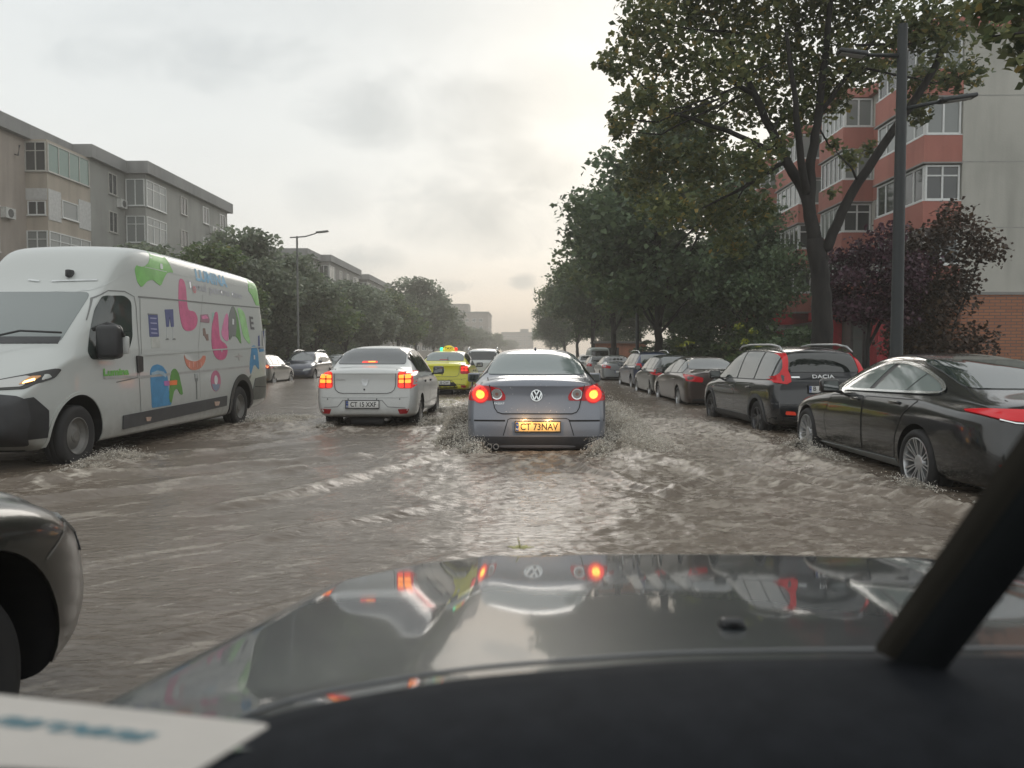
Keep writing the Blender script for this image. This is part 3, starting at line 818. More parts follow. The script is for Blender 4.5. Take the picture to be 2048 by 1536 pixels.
# ------------------------------------------------------------------ black tall estate
def tall_estate():
    pm = paint('black_blue_paint', (.010, .012, .016), .0, .25, .9, .10)
    root = empty('estate_car', (4.81, 12.42, -.15), R(2.5)); root.scale = (.955, .955, .955)
    tag(root, 'black estate with roof rails and white tailgate lettering, parked ahead of the black coupe', 'car', 'cars parked along the right kerb')
    keys = TALL
    def rp(z):
        return -.03 if z < .66 else (.03 if z < 1.0 else .03)
    body, bv = car_body(root, keys, pm, [(.83, .335), (3.73, .335)], .395, rp, lambda z: 0, (.05, .12), 3)
    wheels4(root, .89, (.83, 3.73), .335, .335, .21, 'dark')
    for s in (-1, 1):
        side_glass(root, bv, keys, .30, 3.42, [1.10, 2.05], s, GLASSCLEAR, .004, BLACK, .08)
        patch(bv, rounded([(2.08, .40), (3.22, .40), (3.30, .90), (2.08, .96)], .06, 3), 'side', .003, pm, 'door', root, s, .12)
        d = patch(bv, rounded([(1.26, .40), (2.05, .40), (2.05, .96), (.92, .98), (1.20, .75)], .06, 3), 'side', .003, pm, 'door', root, s, .12)
        handle(bv, d, 1.28, .89, s, pm); handle(bv, d, 2.25, .88, s, pm)
        for wy in (.83, 3.73):
            a1 = [(wy+.385*math.cos(a), .335+.385*math.sin(a)) for a in [R(-22+224*k/28) for k in range(29)]]
            a2 = [(wy+.455*math.cos(a), .335+.455*math.sin(a)) for a in [R(-22+224*k/28) for k in range(29)]][::-1]
            patch(bv, a1+a2, 'side', .014, flat('grey_cladding', (.06, .062, .065), .5), 'wheel_arch_trim', root, s, .06)
        patch(bv, [(1.27, .24), (3.28, .24), (3.28, .38), (1.27, .38)], 'side', .012, flat('grey_cladding', (.06, .062, .065), .5), 'sill_trim', root, s, .1)
        tl = patch(bv, [(s*.605, 1.50), (s*.545, 1.50), (s*.60, 1.22), (s*.575, 1.13), (s*.57, 1.03), (s*.64, .99), (s*.815, 1.01), (s*.815, 1.08), (s*.72, 1.17), (s*.675, 1.25)], 'rear', .022, glow('estate_lens', (.40, .010, .014), (.6, .01, .02), .14), 'tail_light', root, 1, .022)
        patch(bv, rounded([(s*.50, .47), (s*.68, .48), (s*.67, .54), (s*.52, .53)], .02, 3), 'rear', .008, glow('estate_reflector', (.4, .03, .02), (.8, .08, .03), .15), 'reflector', root, 1, .05)
        MB().tube([(s*.60, .30, 1.53), (s*.59, .50, 1.625), (s*.59, .9, 1.665), (s*.59, 2.0, 1.675), (s*.60, 2.45, 1.645), (s*.60, 2.62, 1.585)], [.012, .019, .019, .019, .019, .012], 10).build('roof_rail', flat('rail_grey', (.42, .43, .44), .3, .5), root, True)
        mirror(root, s*.87, 3.02, 1.06, pm, s, 1.15)
    patch(bv, rounded([(-.60, 1.19), (.60, 1.19), (.565, 1.50), (-.565, 1.50)], .06, 4), 'rear', .014, GLASS, 'rear_window', root, 1, .035)
    ribbon(bv, [(-.07, 1.46), (.04, 1.46)], .016, 'rear', .012, CHROME, 'high_brake_lamp', root)
    text_on(bv, 'DACIA', .085, (-.02, 1.115), 'rear', .012, flat('badge_white', (.75, .76, .76), .3), 'tailgate_lettering', root, width=.37, bold=.001)
    ribbon(bv, [(-.56, 1.105), (-.42, 1.105)], .026, 'rear', .010, CHROME, 'tailgate_badge', root)
    ribbon(bv, [(-.86, .66), (-.4, .645), (.4, .645), (.86, .66)], .02, 'rear', .006, flat('grey_cladding', (.06, .062, .065), .5), 'bumper_edge', root)
    patch(bv, rounded([(-.85, .25), (.85, .25), (.86, .44), (-.86, .44)], .05), 'rear', .006, BLACK, 'bumper_valance', root, 1, .1)
    plate(root, -.02, bvy(bv, 0, .90)-.018, .905, 'B 102 JGR', size=.10)
    return root
# ------------------------------------------------------------------ white delivery van coming towards us
VANX, VANY, VANZ = -6.30, 15.70, -.05
def vanpt(px, py):
    """where a sight line meets the van's flank -> (along, height) in the van's own space"""
    z = 1.4
    for _ in range(4):
        X = -5.25 - max(0, z-1.4)/1.45*.24
        Y = X*F/(px-VX); z = HC - (py-HY)/F*Y
    return (VANY - Y, z - VANZ)

def delivery_van():
    pm = paint('van_white', (.47, .49, .475), 0, .42, .5, .75)
    root = empty('delivery_van', (VANX, VANY, VANZ), math.pi)
    tag(root, 'white high-roof delivery van covered in pink, green and blue pictures, coming the other way', 'van')
    keys = [(0,.34,.97,1.40,2.76,.84),(.05,.32,1.02,1.40,2.82,.86),(.3,.28,1.05,1.40,2.87,.88),(1.5,.20,1.05,1.40,2.88,.88),(3.2,.20,1.05,1.40,2.88,.88),(4.5,.20,1.05,1.40,2.88,.88),(5.05,.20,1.05,1.40,2.84,.86),
            (5.35,.20,1.05,1.40,2.70,.79),(5.62,.20,1.05,1.39,2.40,.80),(5.90,.20,1.05,1.38,2.14,.82),(6.4,.20,1.05,1.34,1.80,.86),(6.85,.20,1.045,1.26,1.46,.89),(7.15,.20,1.01,1.12,1.26,.84),(7.45,.36,.93,.92,1.05,.74),(7.62,.42,.84,.78,.86,.64)]
    global SHOULDER
    body, bv = car_body(root, keys, pm, [(1.50, .36), (6.70, .36)], .50, lambda z: .10*max(0, z-1.6)/1.2, lambda z: 0, (.04, .14), 3, 'body', True)
    wheels4(root, 1.05, (1.50, 6.70), .36, .37, .23, 'steel', .60, .03)
    S = -1
    def side(px_poly, name, mat, off, grid=.09, rnd_=0, sm=0, conv=None, parent=None):
        q = [vanpt(*(conv(*p) if conv else p)) for p in px_poly]
        if sm: q = smoothpoly(q, sm)
        elif rnd_: q = rounded(q, rnd_, 3)
        return patch(bv, q, 'side', off, mat, name, parent or root, S, grid)
    z1 = lambda u, v: (u/3.2, 440 + v/3.2)          # enlarged views of the van, back to photo pixels
    z4 = lambda u, v: (240 + u/4.04, 480 + v/4.04)
    # front door window, door joints, handle
    for s in (-1, 1):
        q = [vanpt(*z1(*p)) for p in [(690,482),(800,482),(836,520),(842,745),(810,832),(715,893),(565,893),(545,850),(600,690),(640,570)]]
        patch(bv, rounded(q, .06, 3), 'side', .004, glass('van_side_glass', (.035, .045, .042), 1.6), 'side_window', root, s, .07)
    dj = flat('van_gap', (.16, .165, .16), .6)
    ribbon(bv, [vanpt(*z1(*p)) for p in [(590,640),(650,500),(720,450),(800,455),(850,490),(862,560),(858,1010),(720,1040)]], .014, 'side', .004, dj, 'door_gap', root, S)
    ribbon(bv, [vanpt(*z1(*p)) for p in [(870,490),(1100,510),(1400,540),(1690,565)]], .022, 'side', .004, dj, 'body_joint', root, S)
    ribbon(bv, [vanpt(*z1(*p)) for p in [(880,490),(870,1000),(880,1240)]], .012, 'side', .004, dj, 'door_gap', root, S)
    ribbon(bv, [vanpt(*z4(*p)) for p in [(640,440),(620,880),(625,1060),(630,1270)]], .008, 'side', .004, dj, 'body_joint', root, S)
    ribbon(bv, [vanpt(*z1(*p)) for p in [(880,865),(1300,835),(1690,810)]], .022, 'side', .012, pm, 'body_crease', root, S)
    ribbon(bv, [vanpt(*z1(*p)) for p in [(640,1010),(900,1005),(1200,975),(1600,935)]], .035, 'side', .004, flat('van_crease', (.36, .36, .35), .6), 'body_crease', root, S)
    ribbon(bv, [vanpt(*z1(*p)) for p in [(640,470),(860,290),(1100,345),(1650,445)]], .010, 'side', .004, flat('van_roof_joint', (.5, .52, .51), .6), 'roof_joint', root, S)
    h = side([(266,711),(279,713),(279,743),(268,746)], 'door_handle', BLACK, .02, .05, .02)
    side([z1(760,1255), z1(1100,1190), z1(1438,1125), z1(1438,1190), z1(1100,1268), z1(765,1345)], 'side_moulding', flat('van_moulding', (.055, .058, .062), .5), .018, .09, .02)
    for c in [(925,1275), (1370,1175)]:
        q = [z1(c[0]-18, c[1]-10), z1(c[0]+18, c[1]-12), z1(c[0]+12, c[1]+14), z1(c[0]-10, c[1]+16)]
        side(q, 'side_marker', flat('marker_lens', (.5, .35, .28), .3), .024, .05)
    arc = lambda cy, r0, r1, a0, a1: [(cy+r0*math.cos(a), .36+r0*math.sin(a)) for a in [R(a0+(a1-a0)*k/26) for k in range(27)]] + [(cy+r1*math.cos(a), .36+r1*math.sin(a)) for a in [R(a1+(a0-a1)*k/26) for k in range(27)]]
    for s in (-1, 1):
        patch(bv, arc(1.50, .49, .60, -18, 196), 'side', .018, BLACK, 'wheel_arch_trim', root, s, .07)
        patch(bv, arc(6.70, .49, .525, -8, 190), 'side', .012, pm, 'wheel_arch_lip', root, s, .07)
        patch(bv, rounded([(.04, .44), (.86, .44), (.94, .62), (.80, .86), (.04, .90)], .04, 3), 'side', .012, flat('van_grey_green', (.10, .105, .095), .5), 'rear_corner_bumper', root, s, .09)
        patch(bv, [(7.22, .40), (7.55, .40), (7.55, .84), (7.40, .86), (7.22, .70)], 'side', .014, BLACK, 'bumper_corner', root, s, .08)
        ribbon(bv, [(.10, .66), (.85, .70)], .012, 'side', .016, SEAM, 'bumper_joint', root, s)
    side([z1(1600,990), z1(1575,1010), z1(1590,1020)], 'fuel_flap_mark', dj, .004, .05)
    # pictures on the flank
    G = flat('print_green', (.16, .42, .10), .45); GL = flat('print_light_green', (.30, .56, .24), .45); GD = flat('print_dark_green', (.10, .26, .06), .45)
    PK = flat('print_pink', (.52, .10, .22), .45); PL = flat('print_light_pink', (.62, .20, .36), .45)
    BL = flat('print_blue', (.06, .24, .44), .45); NV = flat('print_navy', (.06, .075, .20), .45); GY = flat('print_grey', (.17, .18, .175), .45)
    OR = flat('print_orange', (.55, .20, .14), .45); WH = flat('print_white', (.60, .62, .62), .45)
    side([(215,95),(250,85),(310,95),(350,165),(398,265),(345,262),(325,300),(298,372),(262,345),(232,318),(190,330),(150,385),(118,335),(100,245),(105,200),(165,215),(200,180)], 'letter_picture', G, .004, .09, .05, 0, z4)
    side([(286,190),(305,190),(310,235),(288,232)], 'letter_counter', WH, .006, .06, .02, 0, z4)
    side([(445,325),(478,322),(500,380),(512,470),(530,560),(578,578),(607,628),(602,690),(570,728),(520,732),(486,695),(462,600),(446,480)], 'letter_picture', PK, .004, .08, 0, 3, z4)
    side([(836,600),(856,615),(862,700),(866,810),(832,800),(808,740)], 'letter_shadow', PL, .004, .08, 0, 3, z4)
    side([(724,590),(745,600),(748,720),(735,700)], 'letter_shadow', flat('print_mint', (.30, .48, .42), .45), .004, .08, 0, 2, z4)
    side([(745,592),(768,590),(782,690),(800,800),(842,838),(860,882),(842,950),(800,970),(758,945),(735,860),(728,700)], 'letter_picture', PK, .006, .08, 0, 3, z4)
    side([(930,555),(960,560),(990,600),(1015,700),(1047,835),(1015,815),(985,770),(965,690)], 'letter_shadow', GL, .004, .08, 0, 2, z4)
    side([(880,540),(905,550),(940,650),(972,835),(945,800),(915,768),(896,775),(880,808),(866,760),(860,640)], 'letter_picture', GD, .006, .08, 0, 2, z4)
    side([(880,540),(900,550),(922,640),(925,770),(896,772),(880,806),(866,760),(858,640)], 'letter_picture', GY, .008, .08, 0, 2, z4)
    side([(889,635),(902,640),(903,685),(890,680)], 'letter_counter', WH, .010, .05, 0, 0, z4)
    side([(1005,272),(1042,258),(1080,340),(1122,480),(1126,530),(1080,528),(1040,445),(1012,410)], 'letter_picture', G, .005, .08, .03, 0, z4)
    side([(1060,858),(1095,860),(1108,930),(1113,1045),(1085,1012),(1066,1020),(1045,1085),(1036,1030),(1048,930)], 'letter_picture', BL, .005, .06, 0, 2, z4)
    side([(1070,930),(1080,930),(1082,965),(1071,965)], 'letter_counter', WH, .008, .05, 0, 0, z4)
    side([(220,1060),(240,1018),(280,1003),(325,1020),(358,1070),(366,1160),(372,1240),(398,1290),(392,1335),(232,1362),(224,1200)], 'pocket_picture', BL, .004, .09, .04, 0, z4)
    side([(228,1075),(280,1055),(330,1065),(352,1100),(346,1112),(300,1082),(232,1092)], 'pocket_band', flat('print_pale_blue', (.30, .42, .50), .45), .006, .06, 0, 0, z4)
    side([(388,1090),(405,1048),(430,1042),(455,1085),(468,1150),(485,1245),(462,1245),(440,1205),(412,1225),(392,1320),(372,1280),(380,1180)], 'letter_picture', GD, .006, .07, 0, 2, z4)
    side([(330,1142),(372,1138),(374,1178),(334,1180)], 'light_streak', flat('streak_violet', (.45, .16, .40), .4), .008, .05, .01, 0, z4)  # violet end of a reflected light streak, painted on the flank
    side([(372,1140),(438,1132),(436,1172),(374,1176)], 'light_streak', flat('streak_orange', (.80, .20, .06), .4), .009, .05, .02, 0, z4)  # orange part of the same reflected streak, painted as a patch
    side([(338,560),(405,558),(418,700),(396,702),(380,620),(378,700),(358,702)], 'trousers_picture', NV, .005, .06, .01, 0, z4)
    for x in (368, 424): side([(x-14,806),(x+14,806),(x+8,793),(x-4,793)], 'shoe_picture', GY, .005, .05, 0, 0, z4)
    for x in (362, 412): side([(x-3,705),(x+3,705),(x+6,795),(x+1,795)], 'leg_line', flat('print_pale', (.45, .46, .46), .45), .004, .06, 0, 0, z4)
    side([(208,596),(282,600),(300,780),(226,782)], 'box_picture', NV, .005, .06, .01, 0, z4)
    side([(205,592),(280,596),(281,606),(206,602)], 'box_edge', GY, .007, .06, 0, 0, z4)
    for i, v in enumerate((625, 665, 712, 745)): side([(222+i*4,v),(272+i*4,v+3),(273+i*4,v+13),(224+i*4,v+10)], 'box_stripe', flat('print_pale_violet', (.30, .31, .46), .45), .007, .06, 0, 0, z4)
    side([(236,790),(308,788),(312,868),(240,872)], 'box_picture', flat('print_pale_grey', (.42, .43, .40), .45), .005, .06, .01, 0, z4)
    side([(503,930),(520,960),(560,978),(600,980),(640,960),(655,935),(678,940),(670,985),(640,1030),(600,1050),(560,1050),(525,1020),(508,975)], 'fruit_picture', OR, .005, .06, 0, 2, z4)
    for x in (545, 575, 605, 635): side([(x-3,985),(x+3,985),(x+3-(590-x)*.1,1030),(x-1-(590-x)*.1,1030)], 'fruit_segment', flat('print_peach', (.66, .36, .30), .45), .007, .05, 0, 0, z4)
    side([(585,1083),(608,1083),(610,1130),(602,1155),(606,1290),(596,1290),(594,1155),(586,1130)], 'fork_picture', GY, .005, .05, 0, 0, z4)
    for x in (590, 597, 603): side([(x-1,1083),(x+1,1083),(x+1,1118),(x-1,1118)], 'fork_gap', WH, .007, .05, 0, 0, z4)
    side(circle(757, 1140, 40, 24, 86), 'ring_picture', flat('print_rose', (.46, .15, .24), .45), .005, .05, 0, 0, z4)
    side([(723,1165),(790,1165),(782,1205),(757,1226),(733,1205)], 'ring_base', flat('print_slate', (.20, .25, .33), .45), .006, .05, 0, 0, z4)
    side(circle(757, 1132, 14, 16, 38), 'ring_hole', WH, .008, .04, 0, 0, z4)
    side([(630,602),(690,598),(706,640),(704,670),(634,662)], 'shoe_box_picture', flat('print_plum', (.30, .16, .20), .45), .005, .05, .01, 0, z4)
    side([(640,615),(672,605),(695,632),(645,640)], 'shoe_box_label', PL, .007, .05, .01, 0, z4)
    side([(655,712),(672,712),(682,760),(700,760),(706,812),(690,812),(672,775),(660,772)], 'boot_picture', flat('print_brown', (.20, .13, .11), .45), .005, .05, 0, 0, z4)
    side([(1109,775),(1120,768),(1130,880),(1112,878)], 'bottle_picture', NV, .005, .05, 0, 0, z4)
    side([(1140,735),(1148,730),(1158,868),(1145,868)], 'bottle_picture', GY, .005, .05, 0, 0, z4)
    side([(1118,880),(1160,878),(1160,900),(1120,905)], 'bottle_label', BL, .006, .05, 0, 0, z4)
    side([(950,915),(958,930),(985,943),(958,950),(952,978),(945,950),(910,943),(944,930)], 'star_mark', flat('print_faint', (.36, .34, .33), .45), .004, .05, 0, 0, z4)
    # lettering
    def words(s, size, px, py, mat, off, width, bold=0, rot=0, name='flank_lettering'):
        p = vanpt(px, py); text_on(bv, s, size, p, 'side', off, mat, name, root, S, True, width, bold, rot)
    a, b = vanpt(385, 548), vanpt(447, 552)
    words('LUMINA', .25, 416, 557, flat('print_sky_blue', (.20, .42, .60), .45), .005, abs(a[0]-b[0]), .012)
    a, b = vanpt(368, 574), vanpt(480, 580)
    words('Totul pentru tine', .19, 427, 583, flat('print_lilac', (.40, .41, .45), .45), .005, abs(a[0]-b[0])*.95, .003)
    words('o', .22, 381, 579, flat('print_soft_red', (.52, .22, .24), .45), .007, .13, .01)
    words('Lumina', .12, 226, 744, G, .005, .62, .006, 0, 'door_lettering')
    words('E', .34, 500, 646, flat('print_charcoal', (.09, .09, .10), .45), .005, .22, .01)
    # front: windscreen, lamps, bumper, grille, wipers
    ws = rounded([(-.86, 1.45), (.86, 1.45), (.745, 2.12), (-.745, 2.12)], .08, 4)
    patch(bv, ws, 'front', .005, glass('van_windscreen', (.16, .185, .18), 1.7, .05), 'windscreen', root, 1, .08)
    patch(bv, [(-.85, 1.45), (.85, 1.45), (.83, 1.53), (-.83, 1.53)], 'front', .008, BLACK, 'scuttle', root, 1, .08)
    MB().tube([(-.1, 7.0, 1.50), (-.45, 6.86, 1.60), (-.9, 6.80, 1.58)], .014, 6).build('windscreen_wiper', BLACK, root, True)
    patch(bv, rounded([(-.86, .34), (.86, .34), (.92, .62), (.90, .86), (.50, .90), (-.50, .90), (-.90, .86), (-.92, .62)], .05, 3), 'front', .028, flat('van_bumper', (.035, .036, .04), .5), 'front_bumper', root, 1, .04)
    for s in (-1, 1):
        hl = patch(bv, rounded([(s*.45, .93), (s*.50, 1.03), (s*.80, 1.10), (s*1.02, 1.17), (s*1.0, 1.05), (s*.88, .95)], .03, 3), 'front', .010, flat('headlamp_frame', (.03, .03, .03), .3), 'headlight', root, 1, .05)
        patch(bv, rounded([(s*.47, .95), (s*.52, 1.02), (s*.82, 1.085), (s*.90, 1.06), (s*.84, .97)], .02, 3), 'front', .015, glass('headlamp_clear', (.50, .50, .49), 1.5, .15), 'lamp_lens', hl, 1, .05)
        patch(bv, rounded([(s*.80, .985), (s*.90, 1.01), (s*.95, 1.08), (s*.86, 1.075)], .02, 3), 'front', .020, flat('indicator_amber', (.65, .33, .14), .25), 'indicator_lens', hl, 1, .04)
        patch(bv, rounded([(s*.83, .995), (s*.92, 1.03), (s*.91, 1.05), (s*.84, 1.02)], .01, 2), 'front', .024, glow('indicator_lit', (.9, .5, .1), (1, .62, .2), 5 if s < 0 else .2), 'indicator_bulb', hl, 1, .03)
        mm = rbox(.24, .20, .42, .06, 3, (s*.14, 0, .02)); mm.materials.append(BLACK)
        m = link('mirror', mm, None, root); m.location = (s*1.03, 6.30, 1.46); m.scale = (1.15, 1.1, 1)
        q = rbox(.10, .06, .22, .02, 2, (s*.26, -.075, -.02)); q.materials.append(flat('mirror_cap_silver', (.45, .46, .45), .3)); link('mirror_cap', q, None, m)
        MB().tube([(s*-.03, .02, .17), (s*.12, .0, .245), (s*.23, -.02, .20), (s*.26, -.05, .08)], .028, 8).build('mirror_arm', BLACK, m, True)
    patch(bv, rounded([(-.42, .93), (.42, .93), (.46, 1.02), (-.46, 1.02)], .03), 'front', .022, BLACK, 'grille', root, 1, .04)
    o = rbox(.07, .12, .10, .02, 2); o.materials.append(BLACK); p = link('roof_camera', o, None, root); h = bv.ray_cast(Vector((-.35, 14, 2.36)), Vector((0, -1, 0))); p.location = h[0] + h[1]*.03
    for x0, x1 in ((-.16, -.72), (.0, .16)): ribbon(bv, [(x0, 2.27), (x1, 2.29)], .022, 'front', .012, WH, 'roof_crease', root)
    return root

# ------------------------------------------------------------------ the other cars
def other_cars():
    P = 'cars parked along the right kerb'; Lg = 'cars parked along the far left kerb'
    swin = [(-.66, 1.115), (.66, 1.115), (.56, 1.39), (-.56, 1.39)]
    stail = [(.48, .78), (.46, .90), (.86, .99), (.875, .82)]
    kw = dict(keys=SEDAN, wheel_y=(1.05, 3.76), pill=[1.35, 2.25], glass_rng=(.80, 3.42), rear_win=swin, tail=stail)
    hw_ = dict(keys=HATCH, wheel_y=(.78, 3.28), r=.31, pill=[.75, 1.62], glass_rng=(.30, 2.80), rear_win=[(-.60, 1.10), (.60, 1.10), (.52, 1.41), (-.52, 1.41)], tail=[(.55, .80), (.58, .98), (.83, 1.02), (.86, .84)])
    tw = dict(keys=TALL, wheel_y=(.83, 3.73), r=.335, pill=[1.10, 2.05], glass_rng=(.30, 3.42), rear_win=[(-.62, 1.16), (.62, 1.16), (.57, 1.50), (-.57, 1.50)], tail=[(.58, .98), (.60, 1.14), (.84, 1.16), (.87, 1.0)])
    wsS = [(-.72, 1.03), (.72, 1.03), (.57, 1.40), (-.57, 1.40)]; wsT = [(-.74, 1.13), (.74, 1.13), (.60, 1.56), (-.60, 1.56)]
    brown = paint('brown_metallic', (.060, .042, .038), .5, .32, .9, .3)
    r, bv = generic_car('saloon_car', (4.84, 19.1, -.17), R(1.5), mat=brown, scale=.955, gmat=GLASSCLEAR, **kw)
    tag(r, 'dark brown saloon with red tail lights, parked ahead of the black estate', 'car', P)
    gh = paint('dark_green_paint', (.03, .036, .034), .3, .28, .9, .2)
    r, bv = generic_car('hatchback_car', (4.80, 23.9, -.17), R(1.5), mat=gh, scale=.96, gmat=GLASSCLEAR, **hw_)
    tag(r, 'dark green-black hatchback parked just ahead of the brown saloon', 'car', P)
    bs = paint('blue_paint', (.035, .050, .105), .4, .28, .9, .2)
    r, bv = generic_car('estate_car', (5.02, 29.6, -.17), R(2), mat=bs, scale=.95, rails=True, gmat=GLASSCLEAR, **tw)
    tag(r, 'dark blue estate with silver roof rails parked ahead of the dark hatchback', 'car', P)
    sv = paint('silver_paint', (.34, .36, .37), .5, .3, .9, .25)
    r, bv = generic_car('saloon_car', (4.62, 37.6, -.17), R(1), mat=sv, scale=.95, **kw)
    tag(r, 'silver saloon with pale window parked beyond the blue estate with roof rails', 'car', P)
    wv = paint('pale_silver_paint', (.46, .48, .48), .2, .3, .9, .2)
    r, bv = generic_car('estate_car', (4.40, 45.0, -.17), R(1), mat=wv, scale=.90, sub=1, **hw_)
    tag(r, 'pale silver hatchback parked just beyond the silver saloon', 'car', P)
    wh = paint('far_white_paint', (.60, .61, .60), .0, .35, .8, .2)
    r, bv = generic_car('hatchback_car', (4.35, 53.0, -.17), 0, mat=wh, scale=.92, sub=1, **hw_)
    tag(r, 'white hatchback farthest along the right kerb, in front of the pale van', 'car', P)
    # pale van at the far end
    pv = paint('pale_van_paint', (.40, .44, .42), .0, .4, .6, .2)
    rt = empty('minibus', (6.0, 62.0, -.2)); tag(rt, 'pale grey-green van at the far end of the right-hand parked row', 'van', P)
    vk = [(0,.4,.86,1.1,1.9,.74),(.1,.36,.92,1.1,2.0,.76),(1,.34,.95,1.1,2.05,.78),(3.2,.34,.95,1.1,2.05,.78),(3.8,.34,.95,1.08,1.7,.8),(4.3,.34,.93,1.0,1.2,.8),(4.8,.36,.84,.8,.9,.66)]
    b, bv = car_body(rt, vk, pv, [(.9, .33), (3.8, .33)], .40, sub=1); wheels4(rt, .95, (.9, 3.8), .33, .33, .2, 'steel')
    patch(bv, rounded([(-.7, 1.25), (.7, 1.25), (.66, 1.75), (-.66, 1.75)], .05), 'rear', .005, GLASS, 'rear_window', rt, 1, .15)
    for s in (-1, 1): patch(bv, [(s*.74, .9), (s*.86, .9), (s*.84, 1.2), (s*.74, 1.2)], 'rear', .006, REDDARK, 'tail_light', rt, 1, .1)
    patch(bv, [(-.8, .42), (.8, .42), (.8, .6), (-.8, .6)], 'rear', .005, BLACK, 'bumper', rt, 1, .2)
    # traffic ahead
    mw = paint('white_mpv_paint', (.55, .57, .57), .0, .35, .8, .3)
    r, bv = generic_car('estate_car', (-1.75, 31.5, -.12), 0, mat=mw, rails=True, lit=False, scale=1.0, **tw)
    tag(r, 'white tall car with roof rails ahead of the yellow taxi', 'car')
    patch(bv, rounded([(.60, .99), (.85, 1.01), (.84, 1.12), (.62, 1.12)], .02), 'rear', .014, LAMPRED, 'brake_lamp', r, 1, .06)
    patch(bv, rounded([(-.85, .99), (-.60, 1.01), (-.62, 1.12), (-.84, 1.12)], .02), 'rear', .014, LAMPRED, 'brake_lamp', r, 1, .06)
    # far left kerb
    bg = paint('beige_silver_paint', (.13, .135, .125), .3, .32, .9, .3)
    r, bv = generic_car('hatchback_car', (-12.20, 33.9, -.20), 0, mat=bg, scale=1.0, **hw_)
    tag(r, 'silver-beige hatchback at the far left kerb just past the tail of the white van', 'car', Lg)
    patch(bv, rounded([(.60, .86), (.80, .87), (.80, .95), (.62, .95)], .02), 'rear', .014, glow('amber_lit', (.8, .3, .1), (1, .35, .12), 1.6), 'side_lamp', r, 1, .06)
    nv = paint('navy_paint', (.022, .028, .055), .3, .28, 1, .15)
    r, bv = generic_car('estate_car', (-12.0, 44.4, -.22), math.pi, mat=nv, scale=1.02, rails=True, front=True, wind=wsT, style='five', **tw)
    tag(r, 'navy blue tall car facing us at the far left kerb, its windscreen pale with sky', 'car', Lg)
    gr = paint('light_grey_paint', (.30, .32, .32), .3, .32, .9, .2)
    r, bv = generic_car('saloon_car', (-12.1, 52.0, -.2), math.pi, mat=gr, scale=1.0, front=True, wind=wsS, sub=2, **kw)
    tag(r, 'light grey saloon facing us behind the navy car at the far left kerb', 'car', Lg)
    # dark car whose front wing stands beside us
    dk = paint('wet_black_paint', (.005, .007, .006), .0, .3, .55, .06)
    rt = empty('offroad_car', (-2.47, -1.56, -.10))
    tag(rt, 'dark wet car beside our bonnet, only its front wing and wheel arch showing', 'car')
    b, bv = car_body(rt, TALL, dk, [(.83, .36), (3.73, .36)], .45, lambda z: 0, lambda z: 0, (.05, .10), 3)
    wheels4(rt, .89, (.83, 3.73), .35, .35, .22, 'dark', .60, .09)
    for s in (-1, 1):
        side_glass(rt, bv, TALL, .30, 3.42, [1.10, 2.05], s, GLASS, .004, BLACK, .1)
        a1 = [(3.73+.44*math.cos(a), .36+.44*math.sin(a)) for a in [R(-6+196*k/28) for k in range(29)]]
        a2 = [(3.73+.475*math.cos(a), .36+.475*math.sin(a)) for a in [R(-6+196*k/28) for k in range(29)]][::-1]
        patch(bv, a1+a2, 'side', .010, dk, 'wheel_arch_lip', rt, s, .06)
        ribbon(bv, [(4.10, .69), (4.24, .74), (4.36, .80)], .008, 'side', .003, flat('wing_joint', (.10, .105, .10), .4), 'wing_joint', rt, s)
        patch(bv, rounded([(s*.46, .66), (s*.78, .70), (s*.80, .80), (s*.52, .78)], .03, 3), 'front', .008, HEADLENS, 'headlight', rt, 1, .06)
        patch(bv, rounded([(4.40, .64), (4.46, .64), (4.46, .72), (4.40, .72)], .01), 'side', .006, BLACK, 'side_marker', rt, s, .05)
        mirror(rt, s*.87, 3.02, 1.06, dk, s)

